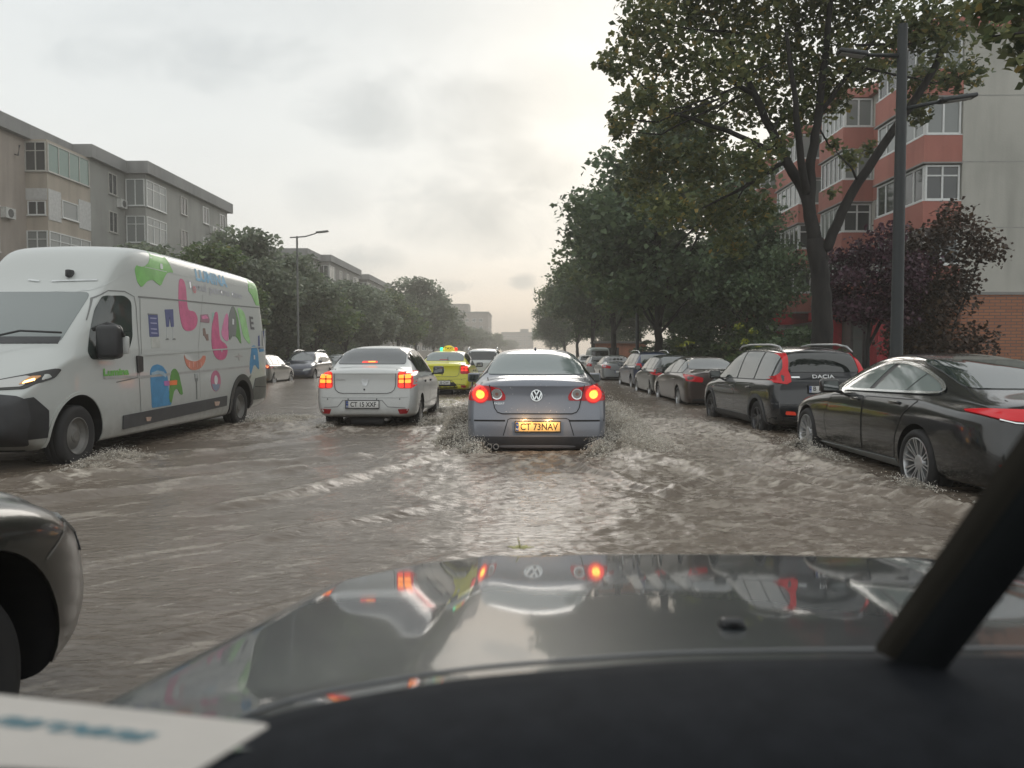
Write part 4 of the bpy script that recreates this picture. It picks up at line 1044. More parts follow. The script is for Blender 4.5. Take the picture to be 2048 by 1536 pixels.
# ------------------------------------------------------------------ the car we sit in
def own_car():
    root = empty('car', (.45, -2.2, -.10))
    tag(root, 'dark grey car we sit in: wet reflecting bonnet, black dashboard and wiper along the bottom', 'car')
    ox, oy, oz = root.location
    pm, nt, b = nodes('bonnet_paint'); MATS['bonnet_paint'] = pm
    setp(b, Roughness=.38, Metallic=.1, Coat_Weight=1, Coat_Roughness=.035, Coat_IOR=1.65)
    noise_col(nt, b, (.026, .034, .038), (.040, .049, .053), 4)
    bump(nt, b, 2.2, .06, .02, (1, 1.6, 1), 4)
    # bonnet: nearly flat, a shallow crown, a lip rolled up at the rear edge and rounded down at the front and sides
    def front(u):                      # front edge of the bonnet at width u in [-1, 1]
        return 2.13 - .30*abs(u)**2.5 - .26*max(0, abs(u)-.80)/.20
    V = []; Fc = []; NU, NV = 72, 64
    for j in range(NV+1):
        for i in range(NU+1):
            u = -1 + 2*i/NU; t = j/NV
            yr = .66 - .10*u*u
            y = yr + (front(u)-yr)*t; x = .45 + (.868+.05*max(0, 1.5-y))*u
            z = .897 - .143*(y-1) - .007*u*u
            e = max(0, .945-.20*max(0, -u)**2-y); z += .55*min(e, .075)**2 + .0825*max(0, e-.075)*.6
            z += .007*math.exp(-((abs(u)-.62)/.07)**2)         # raised creases
            e = max(0, abs(u)-.965)/.035; z -= .012*e*e
            e = max(0, t-.94)/.06; z -= .055*e*e
            
            V.append((x-ox, y-oy, z-oz))
    for j in range(NV):
        for i in range(NU):
            a = j*(NU+1)+i; Fc.append((a, a+1, a+NU+2, a+NU+1))
    # skirt that closes the sheet down to the grille and wings
    base = len(V)
    edge = [i for i in range(NU+1)][::-1] + [j*(NU+1) for j in range(1, NV+1)] + [NV*(NU+1)+i for i in range(1, NU+1)] + [j*(NU+1)+NU for j in range(NV-1, 0, -1)]
    for k in edge: V.append((V[k][0]*1.0, V[k][1], V[k][2]-.22))
    for q in range(len(edge)):
        a, b_ = edge[q], edge[(q+1) % len(edge)]
        Fc.append((a, b_, base+(q+1) % len(edge), base+q))
    m = me_from(V, Fc, True); m.set_sharp_from_angle(angle=R(45))
    link('bonnet', m, pm, root)
    def hood_z(x, y):
        u = (x-.45)/.868; return .897 - .143*(y-1) - .007*u*u
    # body below the bonnet, wheels
    bb = MB().box(.45-.80-ox, .45+.80-ox, -1.9-oy, 1.60-oy, .12-oz, .60-oz).build('body', pm, root)
    o = rbox(1.5, .34, .42, .10, 3, (.45-ox, 1.74-oy, .34-oz)); o.materials.append(BLACK); link('front_bumper', o, None, root)
    for s in (-1, 1):
        for y in (1.35, -1.3): wheel(root, .45-ox+s*.79, y-oy, .32, .32, .21, 'five', s)
    # dashboard: far edge along a shallow arch, rolling down towards us
    dm, nt, b = nodes('dashboard_vinyl'); MATS['dashboard_vinyl'] = dm
    setp(b, Roughness=.75, Specular_IOR_Level=.12); noise_col(nt, b, (.013, .0145, .0175), (.018, .020, .024), 30); bump(nt, b, 260, .25, .002)
    edgepx = [(-400, 1700, .60), (0, 1600, .62), (200, 1535, .64), (430, 1478, .66), (600, 1424, .68), (900, 1367, .71), (1150, 1341, .73), (1400, 1323, .74), (1770, 1314, .75), (2048, 1310, .75), (2500, 1306, .75), (3300, 1310, .74)]
    far = [Vector(at(*p)) for p in edgepx]
    dense = []
    for i in range(len(far)-1):
        p0, p1, p2, p3 = far[max(i-1, 0)], far[i], far[i+1], far[min(i+2, len(far)-1)]
        for k in range(6):
            t = k/6; dense.append(.5*((2*p1)+(-p0+p2)*t+(2*p0-5*p1+4*p2-p3)*t*t+(-p0+3*p1-3*p2+p3)*t**3))
    dense.append(far[-1])
    prof = [(.03, -.16), (.012, -.03), (.004, -.006), (-.006, .0), (-.04, .002), (-.12, .0), (-.20, -.012), (-.235, -.03), (-.25, -.09), (-.245, -.20), (-.30, -.30), (-.32, -.6)]
    V = []; Fc = []
    for p in dense:
        for dy, dz in prof: V.append((p.x*(1+dy*.15)-ox, p.y+dy*.85-oy, p.z+dz-oz))
    n = len(prof)
    for i in range(len(dense)-1):
        for j in range(n-1): Fc.append((i*n+j, i*n+j+1, (i+1)*n+j+1, (i+1)*n+j))
    dash = link('dashboard', me_from(V, Fc, True), dm, root)
    # roof, rear wall and doors shut the daylight out of the cabin behind the windscreen
    MB().box(-.75, .80, .5, 2.42, 1.52, 1.57).build('roof', pm, root)
    MB().box(-.75, .80, .4, .5, .30, 1.57).build('cabin_rear', BLACK, root)
    for x in (-.80, .80): MB().box(x-.03, x+.03, .4, 2.5, .2, .98).build('door', pm, root)
    # bright strip of the cowl between bonnet and dashboard
    mb = MB(); mb.tube([(p.x*1.03-ox, p.y+.045-oy, p.z-.012-oz) for p in dense], .0025, 8)
    mb.build('cowl_strip', flat('cowl_grey', (.16, .165, .17), .35), root, True)
    # washer jet on the bonnet
    p = Vector(at(1467, 1226, 1.12)); x = p.x; y = 1.12
    z = hood_z(x, y)
    o = rbox(.040, .030, .016, .006, 3, (0, 0, 0), .8); o.materials.append(BLACK); w = link('washer_nozzle', o, None, root); w.location = (x-ox, y-oy, z+.006-oz); w.rotation_euler = (R(-9), 0, 0)
    MB().box(-.006, .006, -.0165, -.014, -.003, .003).build('nozzle_jet', SEAM, w)
    # wiper: arm with blade standing off the windscreen
    a = Vector(at(1800, 1345, .74)); c = Vector(at(2085, 935, .60)); a2 = a + (a-c)*.16; c2 = c + (c-a)*1.2
    def rel(v): return (v.x-ox, v.y-oy, v.z-oz)
    d = (c2-a2).normalized(); up = Vector((0, -.75, .66)); sd = d.cross(up).normalized()
    def beam(p, q, w0, w1, h, off, name, mat, par):
        vs = []
        for e, w_ in ((p, w0), (q, w1)):
            for s1, s2 in ((-1, 0), (1, 0), (.7, 1), (-.7, 1)): vs.append(rel(e + sd*(s1*w_/2+off) + up*s2*h))
        m_ = me_from(vs, [(0,1,2,3), (7,6,5,4), (0,4,5,1), (1,5,6,2), (2,6,7,3), (3,7,4,0)])
        bm = bmesh.new(); bm.from_mesh(m_); bmesh.ops.bevel(bm, geom=bm.edges[:], offset=.003, segments=2, affect='EDGES'); m_ = from_bm(bm, True, 40)
        return link(name, m_, mat, par)
    arm = beam(a2, c2, .046, .036, .012, .012, 'wiper_arm', flat('wiper_black', (.024, .027, .029), .5), root)
    bl = beam(a + (c-a)*.03, c2, .026, .023, .008, -.0165, 'wiper_blade', flat('wiper_brown_sheen', (.085, .076, .062), .5), arm)  # brown colour stands for the blurred reflection along the wiper
    # cover where the wiper starts
    o = rbox(.11, .05, .035, .014, 3); o.materials.append(BLACK); k = link('wiper_pivot_cover', o, None, root); k.location = rel(a + Vector((.01, .0, -.018)))
    # printed card lying on the dashboard
    q = [at(-260, 1385, .60), at(20, 1413, .575), at(531, 1466, .535), at(350, 1580, .42), at(-260, 1640, .42)]
    q = [Vector(v) for v in q]
    ctr = q[1]
    n = (q[2]-q[1]).cross(q[3]-q[1]).normalized()
    if n.z < 0: n = -n
    e1 = (q[2]-q[1]).normalized(); e2 = n.cross(e1)
    P2 = [((v-ctr).dot(e1), (v-ctr).dot(e2)) for v in q]
    P2 = rounded(P2, .008, 4)
    nn = len(P2); vs = [ctr+e1*u+e2*v for u, v in P2] + [ctr+e1*u+e2*v-n*.0008 for u, v in P2]
    fs = [tuple(range(nn)), tuple(range(nn, 2*nn))[::-1]] + [(i, (i+1) % nn, nn+(i+1) % nn, nn+i) for i in range(nn)]
    card = link('paper_card', me_from(vs, fs), flat('card_white', (.50, .47, .435), .5, var=.05, scale=8))
    tag(card, 'white card with teal lettering lying on the dashboard in the bottom left corner', 'card')
    tm = text_mesh('naroena', .034, 0, .35, .0008)
    tc = Vector(at(105, 1490, .50))
    tu, tv = (tc-ctr).dot(e1), (tc-ctr).dot(e2)
    w = max(v.co.x for v in tm.vertices)-min(v.co.x for v in tm.vertices)
    for v in tm.vertices:
        v.co = ctr + e1*(tu + v.co.x*.125/w*1.0) + e2*(tv + v.co.y*1.25) + n*.0006
    link('card_lettering', tm, flat('card_teal', (.07, .19, .24), .5), card)
    # leaf on the bonnet
    px = at(1040, 1114, 2.13); x, y = px[0], px[1]; z = hood_z(x, y)
    mb = MB()
    for k, (a_, l) in enumerate([(0, .040), (.9, .034), (1.9, .030), (2.9, .036), (3.9, .030), (5.2, .032)]):
        t = Vector((math.cos(a_), math.sin(a_)*.7, .10)); s_ = Vector((-math.sin(a_), math.cos(a_)*.7, 0))*.009
        c_ = Vector((x, y, z+.006))
        pts = [c_-s_*.3, c_+t*l*.55+s_, c_+t*l, c_+t*l*.55-s_, c_+s_*.3]
        mb.add([p for p in pts] + [p-Vector((0, 0, .0015)) for p in pts], [(0,1,2,3,4), (9,8,7,6,5)] + [(i, (i+1) % 5, 5+(i+1) % 5, 5+i) for i in range(5)])
    mb.tube([(x, y, z+.006), (x-.002, y-.006, z+.024), (x-.006, y-.01, z+.038)], [.0022, .0018, .0012], 6)
    lf = mb.build('fallen_leaf', flat('leaf_yellow_green', (.34, .33, .06), .5))
    tag(lf, 'small yellow-green leaf sprig stuck on the front edge of the bonnet', 'leaf')
# ------------------------------------------------------------------ ground
def ground():
    wet = flat('wet_earth', (.075, .068, .058), .45, 0, .5, .35, .8)
    struct(link('ground', me_from([(-2500, -60, -.16), (2500, -60, -.16), (2500, 3500, -.16), (-2500, 3500, -.16)], [(0,1,2,3)]), wet))
    asp = flat('wet_asphalt', (.045, .043, .041), .5, 0, .5, .25, 3)
    struct(link('road', me_from([(-14.2, -30, -.10), (6.7, -30, -.10), (6.7, 900, -.10), (-14.2, 900, -.10)], [(0,1,2,3)]), asp))
    pav = flat('wet_pavement', (.13, .125, .115), .35, 0, .5, .25, 2)
    for x0, x1, n in ((6.55, 13.6, 'pavement'), (-21, -14.05, 'pavement')):
        struct(MB().box(x0, x1, -30, 900, -.155, .035).build(n, pav))
    for x0, x1 in ((6.40, 6.55), (-14.05, -13.90)):
        struct(MB().box(x0, x1, -30, 900, -.155, .045).build('kerb', flat('kerb_stone', (.22, .21, .20), .5)))

# ------------------------------------------------------------------ buildings
def concrete(name, c1, c2, scale=.35, streak=True, rough=.85):
    if name in MATS: return MATS[name]
    m, nt, b = nodes(name); setp(b, Roughness=rough)
    r, n, tc = noise_col(nt, b, c1, c2, scale, 8, .3, .7)
    # rain streaks that run down the wall
    mp = nt.nodes.new('ShaderNodeMapping'); mp.inputs['Scale'].default_value = (1.3, 1.3, .12)
    n2 = nt.nodes.new('ShaderNodeTexNoise'); n2.inputs['Scale'].default_value = 1.4; n2.inputs['Detail'].default_value = 6
    nt.links.new(tc.outputs['Object'], mp.inputs['Vector']); nt.links.new(mp.outputs['Vector'], n2.inputs['Vector'])
    mr = nt.nodes.new('ShaderNodeMapRange'); mr.inputs[1].default_value = .45; mr.inputs[2].default_value = .75; mr.inputs[3].default_value = 0; mr.inputs[4].default_value = .45
    nt.links.new(n2.outputs['Fac'], mr.inputs[0])
    mx = nt.nodes.new('ShaderNodeMix'); mx.data_type = 'RGBA'; mx.inputs[7].default_value = tuple(v*.55 for v in c1) + (1,)
    nt.links.new(mr.outputs[0], mx.inputs[0]); nt.links.new(r.outputs['Color'], mx.inputs[6]); nt.links.new(mx.outputs[2], b.inputs['Base Color'])
    bump(nt, b, 14, .25, .02)
    MATS[name] = m
    return m

def brickmat():
    m, nt, b = nodes('red_brick'); MATS['red_brick'] = m; setp(b, Roughness=.85)
    tc = nt.nodes.new('ShaderNodeTexCoord'); sp = nt.nodes.new('ShaderNodeSeparateXYZ'); cb = nt.nodes.new('ShaderNodeCombineXYZ')
    nt.links.new(tc.outputs['Object'], sp.inputs[0])
    ad = nt.nodes.new('ShaderNodeMath'); ad.operation = 'ADD'; nt.links.new(sp.outputs['X'], ad.inputs[0]); nt.links.new(sp.outputs['Y'], ad.inputs[1])
    nt.links.new(ad.outputs[0], cb.inputs['X']); nt.links.new(sp.outputs['Z'], cb.inputs['Y'])
    bt = nt.nodes.new('ShaderNodeTexBrick'); nt.links.new(cb.outputs[0], bt.inputs['Vector'])
    bt.inputs['Color1'].default_value = (.36, .15, .075, 1); bt.inputs['Color2'].default_value = (.30, .12, .065, 1); bt.inputs['Mortar'].default_value = (.15, .10, .085, 1)
    bt.inputs['Scale'].default_value = 1; bt.inputs['Brick Width'].default_value = .42; bt.inputs['Row Height'].default_value = .12; bt.inputs['Mortar Size'].default_value = .018
    nt.links.new(bt.outputs['Color'], b.inputs['Base Color'])
    return m

FRAME = flat('window_frame_white', (.62, .63, .62), .4, var=.05)
FRAMEOLD = flat('window_frame_old', (.42, .41, .38), .5, var=.1)
PANE = glass('building_pane', (.03, .035, .038), 1.7, .05)
PANEPALE = glass('curtained_pane', (.20, .215, .21), 1.6, .10)
PANEGREEN = glass('green_pane', (.14, .22, .19), 1.6, .10)

def window(par, x, y, z, w, h, face, mull=2, frame=FRAME, pane=PANE, transom=False, t=.06, dep=.10):
    """face: '-x', '+x' or '-y'; (x, y, z) = lower corner nearest us; w runs along the wall"""
    fm, pm_ = MB(), MB()
    def bx(mb, a0, a1, z0, z1, d0, d1):
        if face == '+x': mb.box(x+d0, x+d1, y+a0, y+a1, z0, z1)
        elif face == '-x': mb.box(x-d1, x-d0, y+a0, y+a1, z0, z1)
        else: mb.box(x+a0, x+a1, y-d1, y-d0, z0, z1)
    bx(fm, 0, w, z, z+t, -.04, dep*.6); bx(fm, 0, w, z+h-t, z+h, -.04, dep*.6)
    bx(fm, 0, t, z+t, z+h-t, -.04, dep*.6); bx(fm, w-t, w, z+t, z+h-t, -.04, dep*.6)
    for k in range(1, mull): bx(fm, w*k/mull-t*.5, w*k/mull+t*.5, z+t, z+h-t, -.03, dep*.5)
    if transom: bx(fm, t, w-t, z+h*.68, z+h*.68+t*.8, -.028, dep*.45)
    bx(fm, -.04, w+.04, z-.05, z, -.02, dep*1.2)
    f = fm.build('window', frame, par)
    bx(pm_, t*.5, w-t*.5, z+t*.5, z+h-t*.5, -.02, .012)
    pm_.build('pane', pane, f)
    return f

def aircon(par, x, y, z, face):
    s = 1 if face == '+x' else -1
    m = MB().box(min(x, x+s*.32), max(x, x+s*.32), y, y+.85, z, z+.6)
    o = m.build('air_conditioner', flat('aircon_white', (.50, .50, .48), .5), par)
    c = MB().lathe([(0, .24), (.015, .24), (.015, .20), (.012, 0)], 20).build('fan_grille', flat('aircon_fan', (.08, .08, .08), .5), o); c.location = (x+s*.32 if s > 0 else x-.335, y+.42, z+.3)
    return o

def left_building():
    A = empty('apartment_building', (-36, 50, 0)); ox, oy = -36, 50
    tag(A, 'grey-beige flat-roofed apartment block with stepped front and glazed balconies, above the white van', 'building')
    beige = concrete('beige_render', (.31, .265, .23), (.41, .355, .31)); grey = concrete('grey_render', (.235, .235, .22), (.31, .31, .29)); roofm = concrete('roof_concrete', (.18, .185, .185), (.25, .25, .245))
    tan = concrete('tan_panel', (.34, .30, .245), (.43, .37, .31)); whitep = flat('white_cladding', (.46, .46, .45), .6)
    def B(x0, x1, y0, y1, z0, z1, nm, m, par=A): return MB().box(x0-ox, x1-ox, y0-oy, y1-oy, z0, z1).build(nm, m, par)
    H0, H1 = 14.15, 15.0
    B(-44, -30.0, 18, 50.8, -.1, H0, 'wall', beige)
    B(-44, -28.7, 50.8, 55.2, -.1, H0, 'wall', grey)
    B(-44, -27.2, 55.2, 70.4, -.1, H0, 'wall', grey)
    B(-44.3, -29.6, 17.6, 50.4, H0, H1, 'roof_fascia', roofm); B(-44.3, -28.3, 50.4, 54.8, H0, H1-.004, 'roof_fascia', roofm); B(-44.3, -26.8, 54.8, 70.8, H0, H1, 'roof_fascia', roofm)
    bay = B(-30.0, -28.7, 46.2, 50.79, 2.6, H0, 'bay', tan)
    for k in range(4):
        z = 12.35 - 2.62*k
        # nearest section: glazed balcony of three different looks
        if k == 0:
            window(A, -30.0-ox, 46.2-oy, z-.1, 1.28, 1.75, '-y', 2, FRAMEOLD, PANE, True); window(A, -28.7-ox, 46.25-oy, z-.1, 4.4, 1.75, '+x', 4, FRAMEOLD, PANEGREEN)
        elif k == 1:
            window(A, -29.9-ox, 46.2-oy, z-.1, 1.1, .85, '-y', 2, FRAME, PANE); window(A, -28.7-ox, 47.6-oy, z+.0, 1.7, 1.1, '+x', 1, FRAME, PANEPALE)
            B(-28.7, -28.66, 46.25, 47.5, z-.35, z+1.5, 'cladding', whitep); B(-28.7, -28.66, 49.4, 50.75, z-.35, z+1.5, 'cladding', whitep); B(-30.0, -28.72, 46.16, 46.2, z+.8, z+1.5, 'cladding', whitep)
        else:
            window(A, -30.0-ox, 46.2-oy, z-.1, 1.28, 1.7, '-y', 2, FRAME, PANEPALE, True); window(A, -28.7-ox, 46.25-oy, z-.1, 4.4, 1.7, '+x', 4, FRAME, PANEPALE, True)
        window(A, -30.0-ox, 42.3-oy, z, 1.4, 1.5, '+x', 2, FRAME, PANE); window(A, -30.0-ox, 38.0-oy, z, 1.4, 1.5, '+x', 2, FRAMEOLD, PANE)
        # middle section
        window(A, -28.7-ox, 53.0-oy, z, 1.1, 1.45, '+x', 2, FRAMEOLD, PANE)
        # far section: glazed corner, then plain windows
        window(A, -28.6-ox, 55.2-oy, z-.45, 1.35, 1.9, '-y', 2, FRAME, PANEPALE, k > 0); window(A, -27.2-ox, 55.3-oy, z-.45, 3.0, 1.9, '+x', 3, FRAME, PANEPALE, True)
        for y in (60.8, 65.0, 68.6): window(A, -27.2-ox, y-oy, z, 1.2, 1.4, '+x', 2, FRAMEOLD if y < 64 else FRAME, PANE)
    for (x, y, z, f) in ((-28.7, 54.1, 11.6, '+x'), (-27.2, 66.4, 11.7, '+x'), (-30.0, 43.9, 9.1, '+x'), (-30, 40.1, 11.8, '+x'), (-27.2, 63.2, 9.0, '+x')): aircon(A, x-ox, y-oy, z, f)
    MB().tube([(-30+.05-ox, 45.2-oy, 13.0), (-29.7-ox, 45.1-oy, 12.9), (-29.6-ox, 45.1-oy, 13.5)], .05, 6).build('vent_pipe', BLACK, A)
    # second block
    ox2, oy2 = -34, 125
    Bd = empty('apartment_building', (ox2, oy2, 0)); tag(Bd, 'grey apartment block with stepped roofline rising behind the left trees in mid distance', 'building')
    g2 = concrete('grey_render_far', (.19, .185, .175), (.25, .245, .23))
    secs = [(100, 107, -28.6), (107, 126, -27.2), (126, 133, -28.6), (133, 155, -27.2)]
    for i, (y0, y1, X) in enumerate(secs):
        MB().box(-44-ox2, X-ox2, y0-oy2, y1-oy2, -.1, 14.1+.003*i).build('wall', g2, Bd)
        MB().box(-44.3-ox2, X+.4-ox2, y0-oy2-(.4 if X > -28 else 0), y1-oy2+(.4 if X > -28 else -.4), 14.1+.003*i, 15+.003*i).build('roof_fascia', roofm, Bd)
        for k in range(3):
            z = 12.1-2.62*k
            if X > -28:
                window(Bd, -28.6-ox2, y0-oy2, z-.3, 1.3, 1.8, '-y', 2, FRAME, PANE); window(Bd, X-ox2, y0-oy2+.1, z-.3, 3.0, 1.8, '+x', 3, FRAME, PANEPALE)
                for q in range(3): window(Bd, X-ox2, y0-oy2+6+q*4.6, z, 1.4, 1.4, '+x', 2, FRAME, PANE)
                window(Bd, X-ox2, y1-oy2-3, z-.3, 2.8, 1.8, '+x', 3, FRAME, PANEPALE)
            else:
                window(Bd, X-ox2, y0-oy2+2.4, z, 1.6, 1.4, '+x', 2, FRAME, PANE)
    # far blocks at the end of the avenue
    for nm, (x0, x1, y0, y1, h), lab in (('c', (-44, -27, 240, 330, 15.5), 'long pinkish-grey block far down the avenue beyond the left trees'), ('d', (-40, -16.5, 345, 380, 19.5), 'taller grey block with a rooftop hut at the far end of the avenue'), ('e', (-17, 6, 560, 590, 16.5), 'pale distant block closing the avenue at the vanishing point')):
        b = empty('apartment_building', ((x0+x1)/2, y0, 0)); tag(b, lab, 'building')
        w = x1-x0; MB().box(-w/2, w/2, 0, y1-y0, -.1, h).build('wall', concrete('far_render_'+nm, (.27, .235, .21), (.33, .29, .26)), b)
        MB().box(-w/2-.3, w/2+.3, -.3, y1-y0+.3, h, h+.7).build('roof_fascia', roofm, b)
        if nm == 'd': MB().box(-w/2+4, w/2-9, 4, 16, h+.7, h+4.5).build('roof_hut', concrete('far_render_'+nm, (.27, .235, .21), (.33, .29, .26)), b)
        if nm == 'e': MB().box(2, 8, 4, 10, h+.7, h+3).build('roof_hut', g2, b)
        if nm != 'e':
            for k in range(4):
                for q in range(6): window(b, w/2, 3+q*(y1-y0-6)/6, 3+k*3, 2.2, 1.6, '+x', 2, FRAME, PANE, t=.15)
        for k in range(5):
            for q in range(7): window(b, -w/2+1+q*(w-2)/7, 0, 2.4+k*(h-3)/5, 1.6, 1.5, '-y', 2, FRAME, PANE, t=.15)

def right_building():
    ox, oy = 20, 40
    A = empty('apartment_building', (ox, oy, 0)); tag(A, 'red and grey apartment block with brick ground floor and blank grey end wall', 'building')
    wall = concrete('pale_concrete', (.37, .365, .33), (.50, .49, .445), .25); red = concrete('red_render', (.34, .125, .10), (.42, .165, .13), .5); brick = brickmat()
    redsign = flat('shop_red', (.40, .02, .035), .35); slab = concrete('slab_concrete', (.20, .20, .19), (.28, .27, .26))
    def B(x0, x1, y0, y1, z0, z1, nm, m, par=A): return MB().box(x0-ox, x1-ox, y0-oy, y1-oy, z0, z1).build(nm, m, par)
    XF, XB, Y0 = 16.7, 15.25, 30.0
    jm = flat('joint_mortar', (.30, .30, .28), .8)
    for zz in (6.12, 8.62, 11.12): MB().box(16.7-ox, 34-ox, 29.994-oy, 29.999-oy, zz-.02, zz+.02).build('panel_joint', jm, A)
    for xx in (19.9, 23.1, 26.3, 29.5): MB().box(xx-.015-ox, xx+.015-ox, 29.995-oy, 29.998-oy, 3.7, 13.6).build('panel_joint', jm, A)
    B(XF, 34, Y0, 66, 3.62, 13.62, 'wall', wall)
    B(XF+.05, 34.02, Y0-.02, 66, -.1, 3.6, 'brick_base', brick)
    B(XF-.1, 34.1, Y0-.12, Y0-.02, -.1, .92, 'plinth', flat('dark_plinth', (.06, .06, .062), .6))
    B(XF-.25, 34.2, Y0-.2, 66.2, 13.62, 14.05, 'roof_parapet', red)
    B(XF-.02, 34, Y0-.06, Y0, 3.55, 3.66, 'drip_ledge', slab)
    fl = [3.66, 6.12, 8.62, 11.12]
    y = Y0 + .02; blocks = [(0, 4.2), (7.6, 10.6), (13.6, 17.6), (21, 25), (28.5, 32.5)]
    for bi, (a, c) in enumerate(blocks):
        y0, y1 = Y0+.02+a, Y0+.02+c
        for k, z in enumerate(fl):
            B(XB, XF, y0, y1, z, z+1.02, 'balcony_parapet', red)
            B(XB-.05, XF, y0-.04, y1+.04, z-.06, z, 'balcony_slab', slab)
            B(XB+.12, XF, y0+.12, y1-.12, z+1.02, z+2.40, 'balcony_room', flat('balcony_inside', (.34, .35, .34), .6))
            pn = [PANEPALE, PANE, PANEPALE, PANE][(k+bi) % 4]
            window(A, XB+.10-ox, y0+.12-oy, z+1.06, XF-XB-.14, 1.34, '-y', 2, FRAME, PANE if k < 2 else PANEPALE, k == 1, .07)
            window(A, XB+.12-ox, y0+.14-oy, z+1.06, y1-y0-.28, 1.34, '-x', 5, FRAME, pn, False, .07)
        B(XB-.02, XF-.252, y0, y1, 13.56, 14.0, 'roof_band', red)
    for bi, (a, c) in enumerate([(4.2, 7.6), (10.6, 13.6), (17.6, 21), (25, 28.5)]):
        y0 = Y0+.02+a
        for k, z in enumerate(fl):
            B(XF-.03, XF, y0+1.7, y0+c-a-.04, z, z+1.0, 'red_panel', red)
            window(A, XF-ox, y0+2.0-oy, z+1.05, 1.0, 1.25, '-x', 1, FRAMEOLD, PANE)
        if bi == 0: aircon(A, XF-ox, y0+.9-oy, 4.9, '-x')
    # shops on the ground floor: slanted red piers, glass, fascia, awning
    for (yy, w0, w1) in ((33.2, .55, .95), (38.0, .45, .85), (45.5, .4, .7), (50, .4, .7)):
        MB().add([(XB-.35-ox, yy-w0/2-oy, 0), (XB-.35-ox, yy+w0/2-oy, 0), (XB-.35-ox, yy+w1/2+.2-oy, 3.2), (XB-.35-ox, yy-w1/2-oy, 3.2), (XB+.1-ox, yy-w0/2-oy, 0), (XB+.1-ox, yy+w0/2-oy, 0), (XB+.1-ox, yy+w1/2+.2-oy, 3.2), (XB+.1-ox, yy-w1/2-oy, 3.2)],
                 [(0,3,2,1), (4,5,6,7), (0,1,5,4), (1,2,6,5), (2,3,7,6), (3,0,4,7)]).build('shop_pier', redsign, A)
    B(XB-.30, XF, 32.6, 41, 3.02, 3.45, 'shop_fascia', redsign)
    sg = flat('shop_glass_grey', (.16, .155, .145), .2)
    for yy in (33.8, 35.3, 36.6, 39.0, 40.2): window(A, XB+.15-ox, yy-oy, .25, 1.2, 2.6, '-x', 1, flat('shop_frame', (.12, .11, .11), .5), PANEPALE, True, .06)
    B(XB-1.2, XF, 44.8, 56, 2.65, 2.95, 'shop_canopy', flat('canopy_white', (.42, .41, .40), .5)); B(XB-1.0, XF, 44.6, 56, 2.97, 3.6, 'shop_fascia', redsign)
    for yy in (46, 48, 50.6, 52.6): window(A, XB+.15-ox, yy-oy, .25, 1.8, 2.2, '-x', 2, FRAMEOLD, PANEPALE, True, .06)
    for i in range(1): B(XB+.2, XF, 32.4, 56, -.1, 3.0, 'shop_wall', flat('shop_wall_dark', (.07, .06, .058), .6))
    # small orange kiosk glimpsed far along the right pavement
    K = empty('kiosk', (8.4, 74, 0)); tag(K, 'small salmon-orange kiosk glimpsed between the far right tree trunks', 'kiosk')
    om = concrete('salmon_render', (.50, .20, .12), (.58, .25, .16))
    MB().box(-1.5, 3.2, 0, 4, -.1, 2.3).build('wall', om, K); MB().box(-1.8, 3.5, -.4, 4.3, 2.3, 2.5).build('roof', flat('kiosk_roof', (.2, .19, .18), .6), K)
    MB().box(-.6, .6, -.03, 0, .9, 1.9).build('window', PANE, K)

# ------------------------------------------------------------------ lamps and signs
def lamp_right(name, x, y, label, g):
    root = empty(name, (x, y, 0)); tag(root, label, 'street lamp', g)
    m = flat('pole_dark_steel', (.014, .018, .020), .5, .1)
    MB().tube([(0,0,-.1), (0,0,1.2), (0,0,1.25), (0,0,6.95)], [.125, .125, .105, .08], 18).build('pole', m, root, True, 40)
    MB().lathe([(-.1, .20), (.06, .20), (.10, .13), (.12, .12)], 18, 'z').build('pole_base', m, root)
    lg = flat('lamp_shell', (.05, .053, .056), .4, .4); lens = flat('lamp_glass', (.40, .41, .40), .3)
    for nm, zz, sx, ln, dz in (('arm', 5.50, 1, .80, .16), ('arm', 6.42, -1, .70, .02)):
        a = MB().tube([(0, 0, zz), (sx*ln*.5, 0, zz+dz*.55), (sx*ln, 0, zz+dz)], [.038, .032, .028], 10).build(nm, m, root, True)
        hd = rbox(.62 if zz < 6 else .5, .22, .075, .03, 3); hd.materials.append(lg); o = link('lamp_head', hd, None, a); o.location = (sx*(ln+.16), 0, zz+dz+.03); o.rotation_euler = (0, -sx*.14, 0)
        b = MB().box(-.2, .2, -.07, .07, -.045, -.036).build('lamp_lens', lens, a); b.location = o.location; b.rotation_euler = o.rotation_euler
    return root

def copy_tree(o, par=None):
    c = o.copy(); COL.objects.link(c)
    if par is not None: c.parent = par
    for ch in list(o.children): copy_tree(ch, c)
    return c

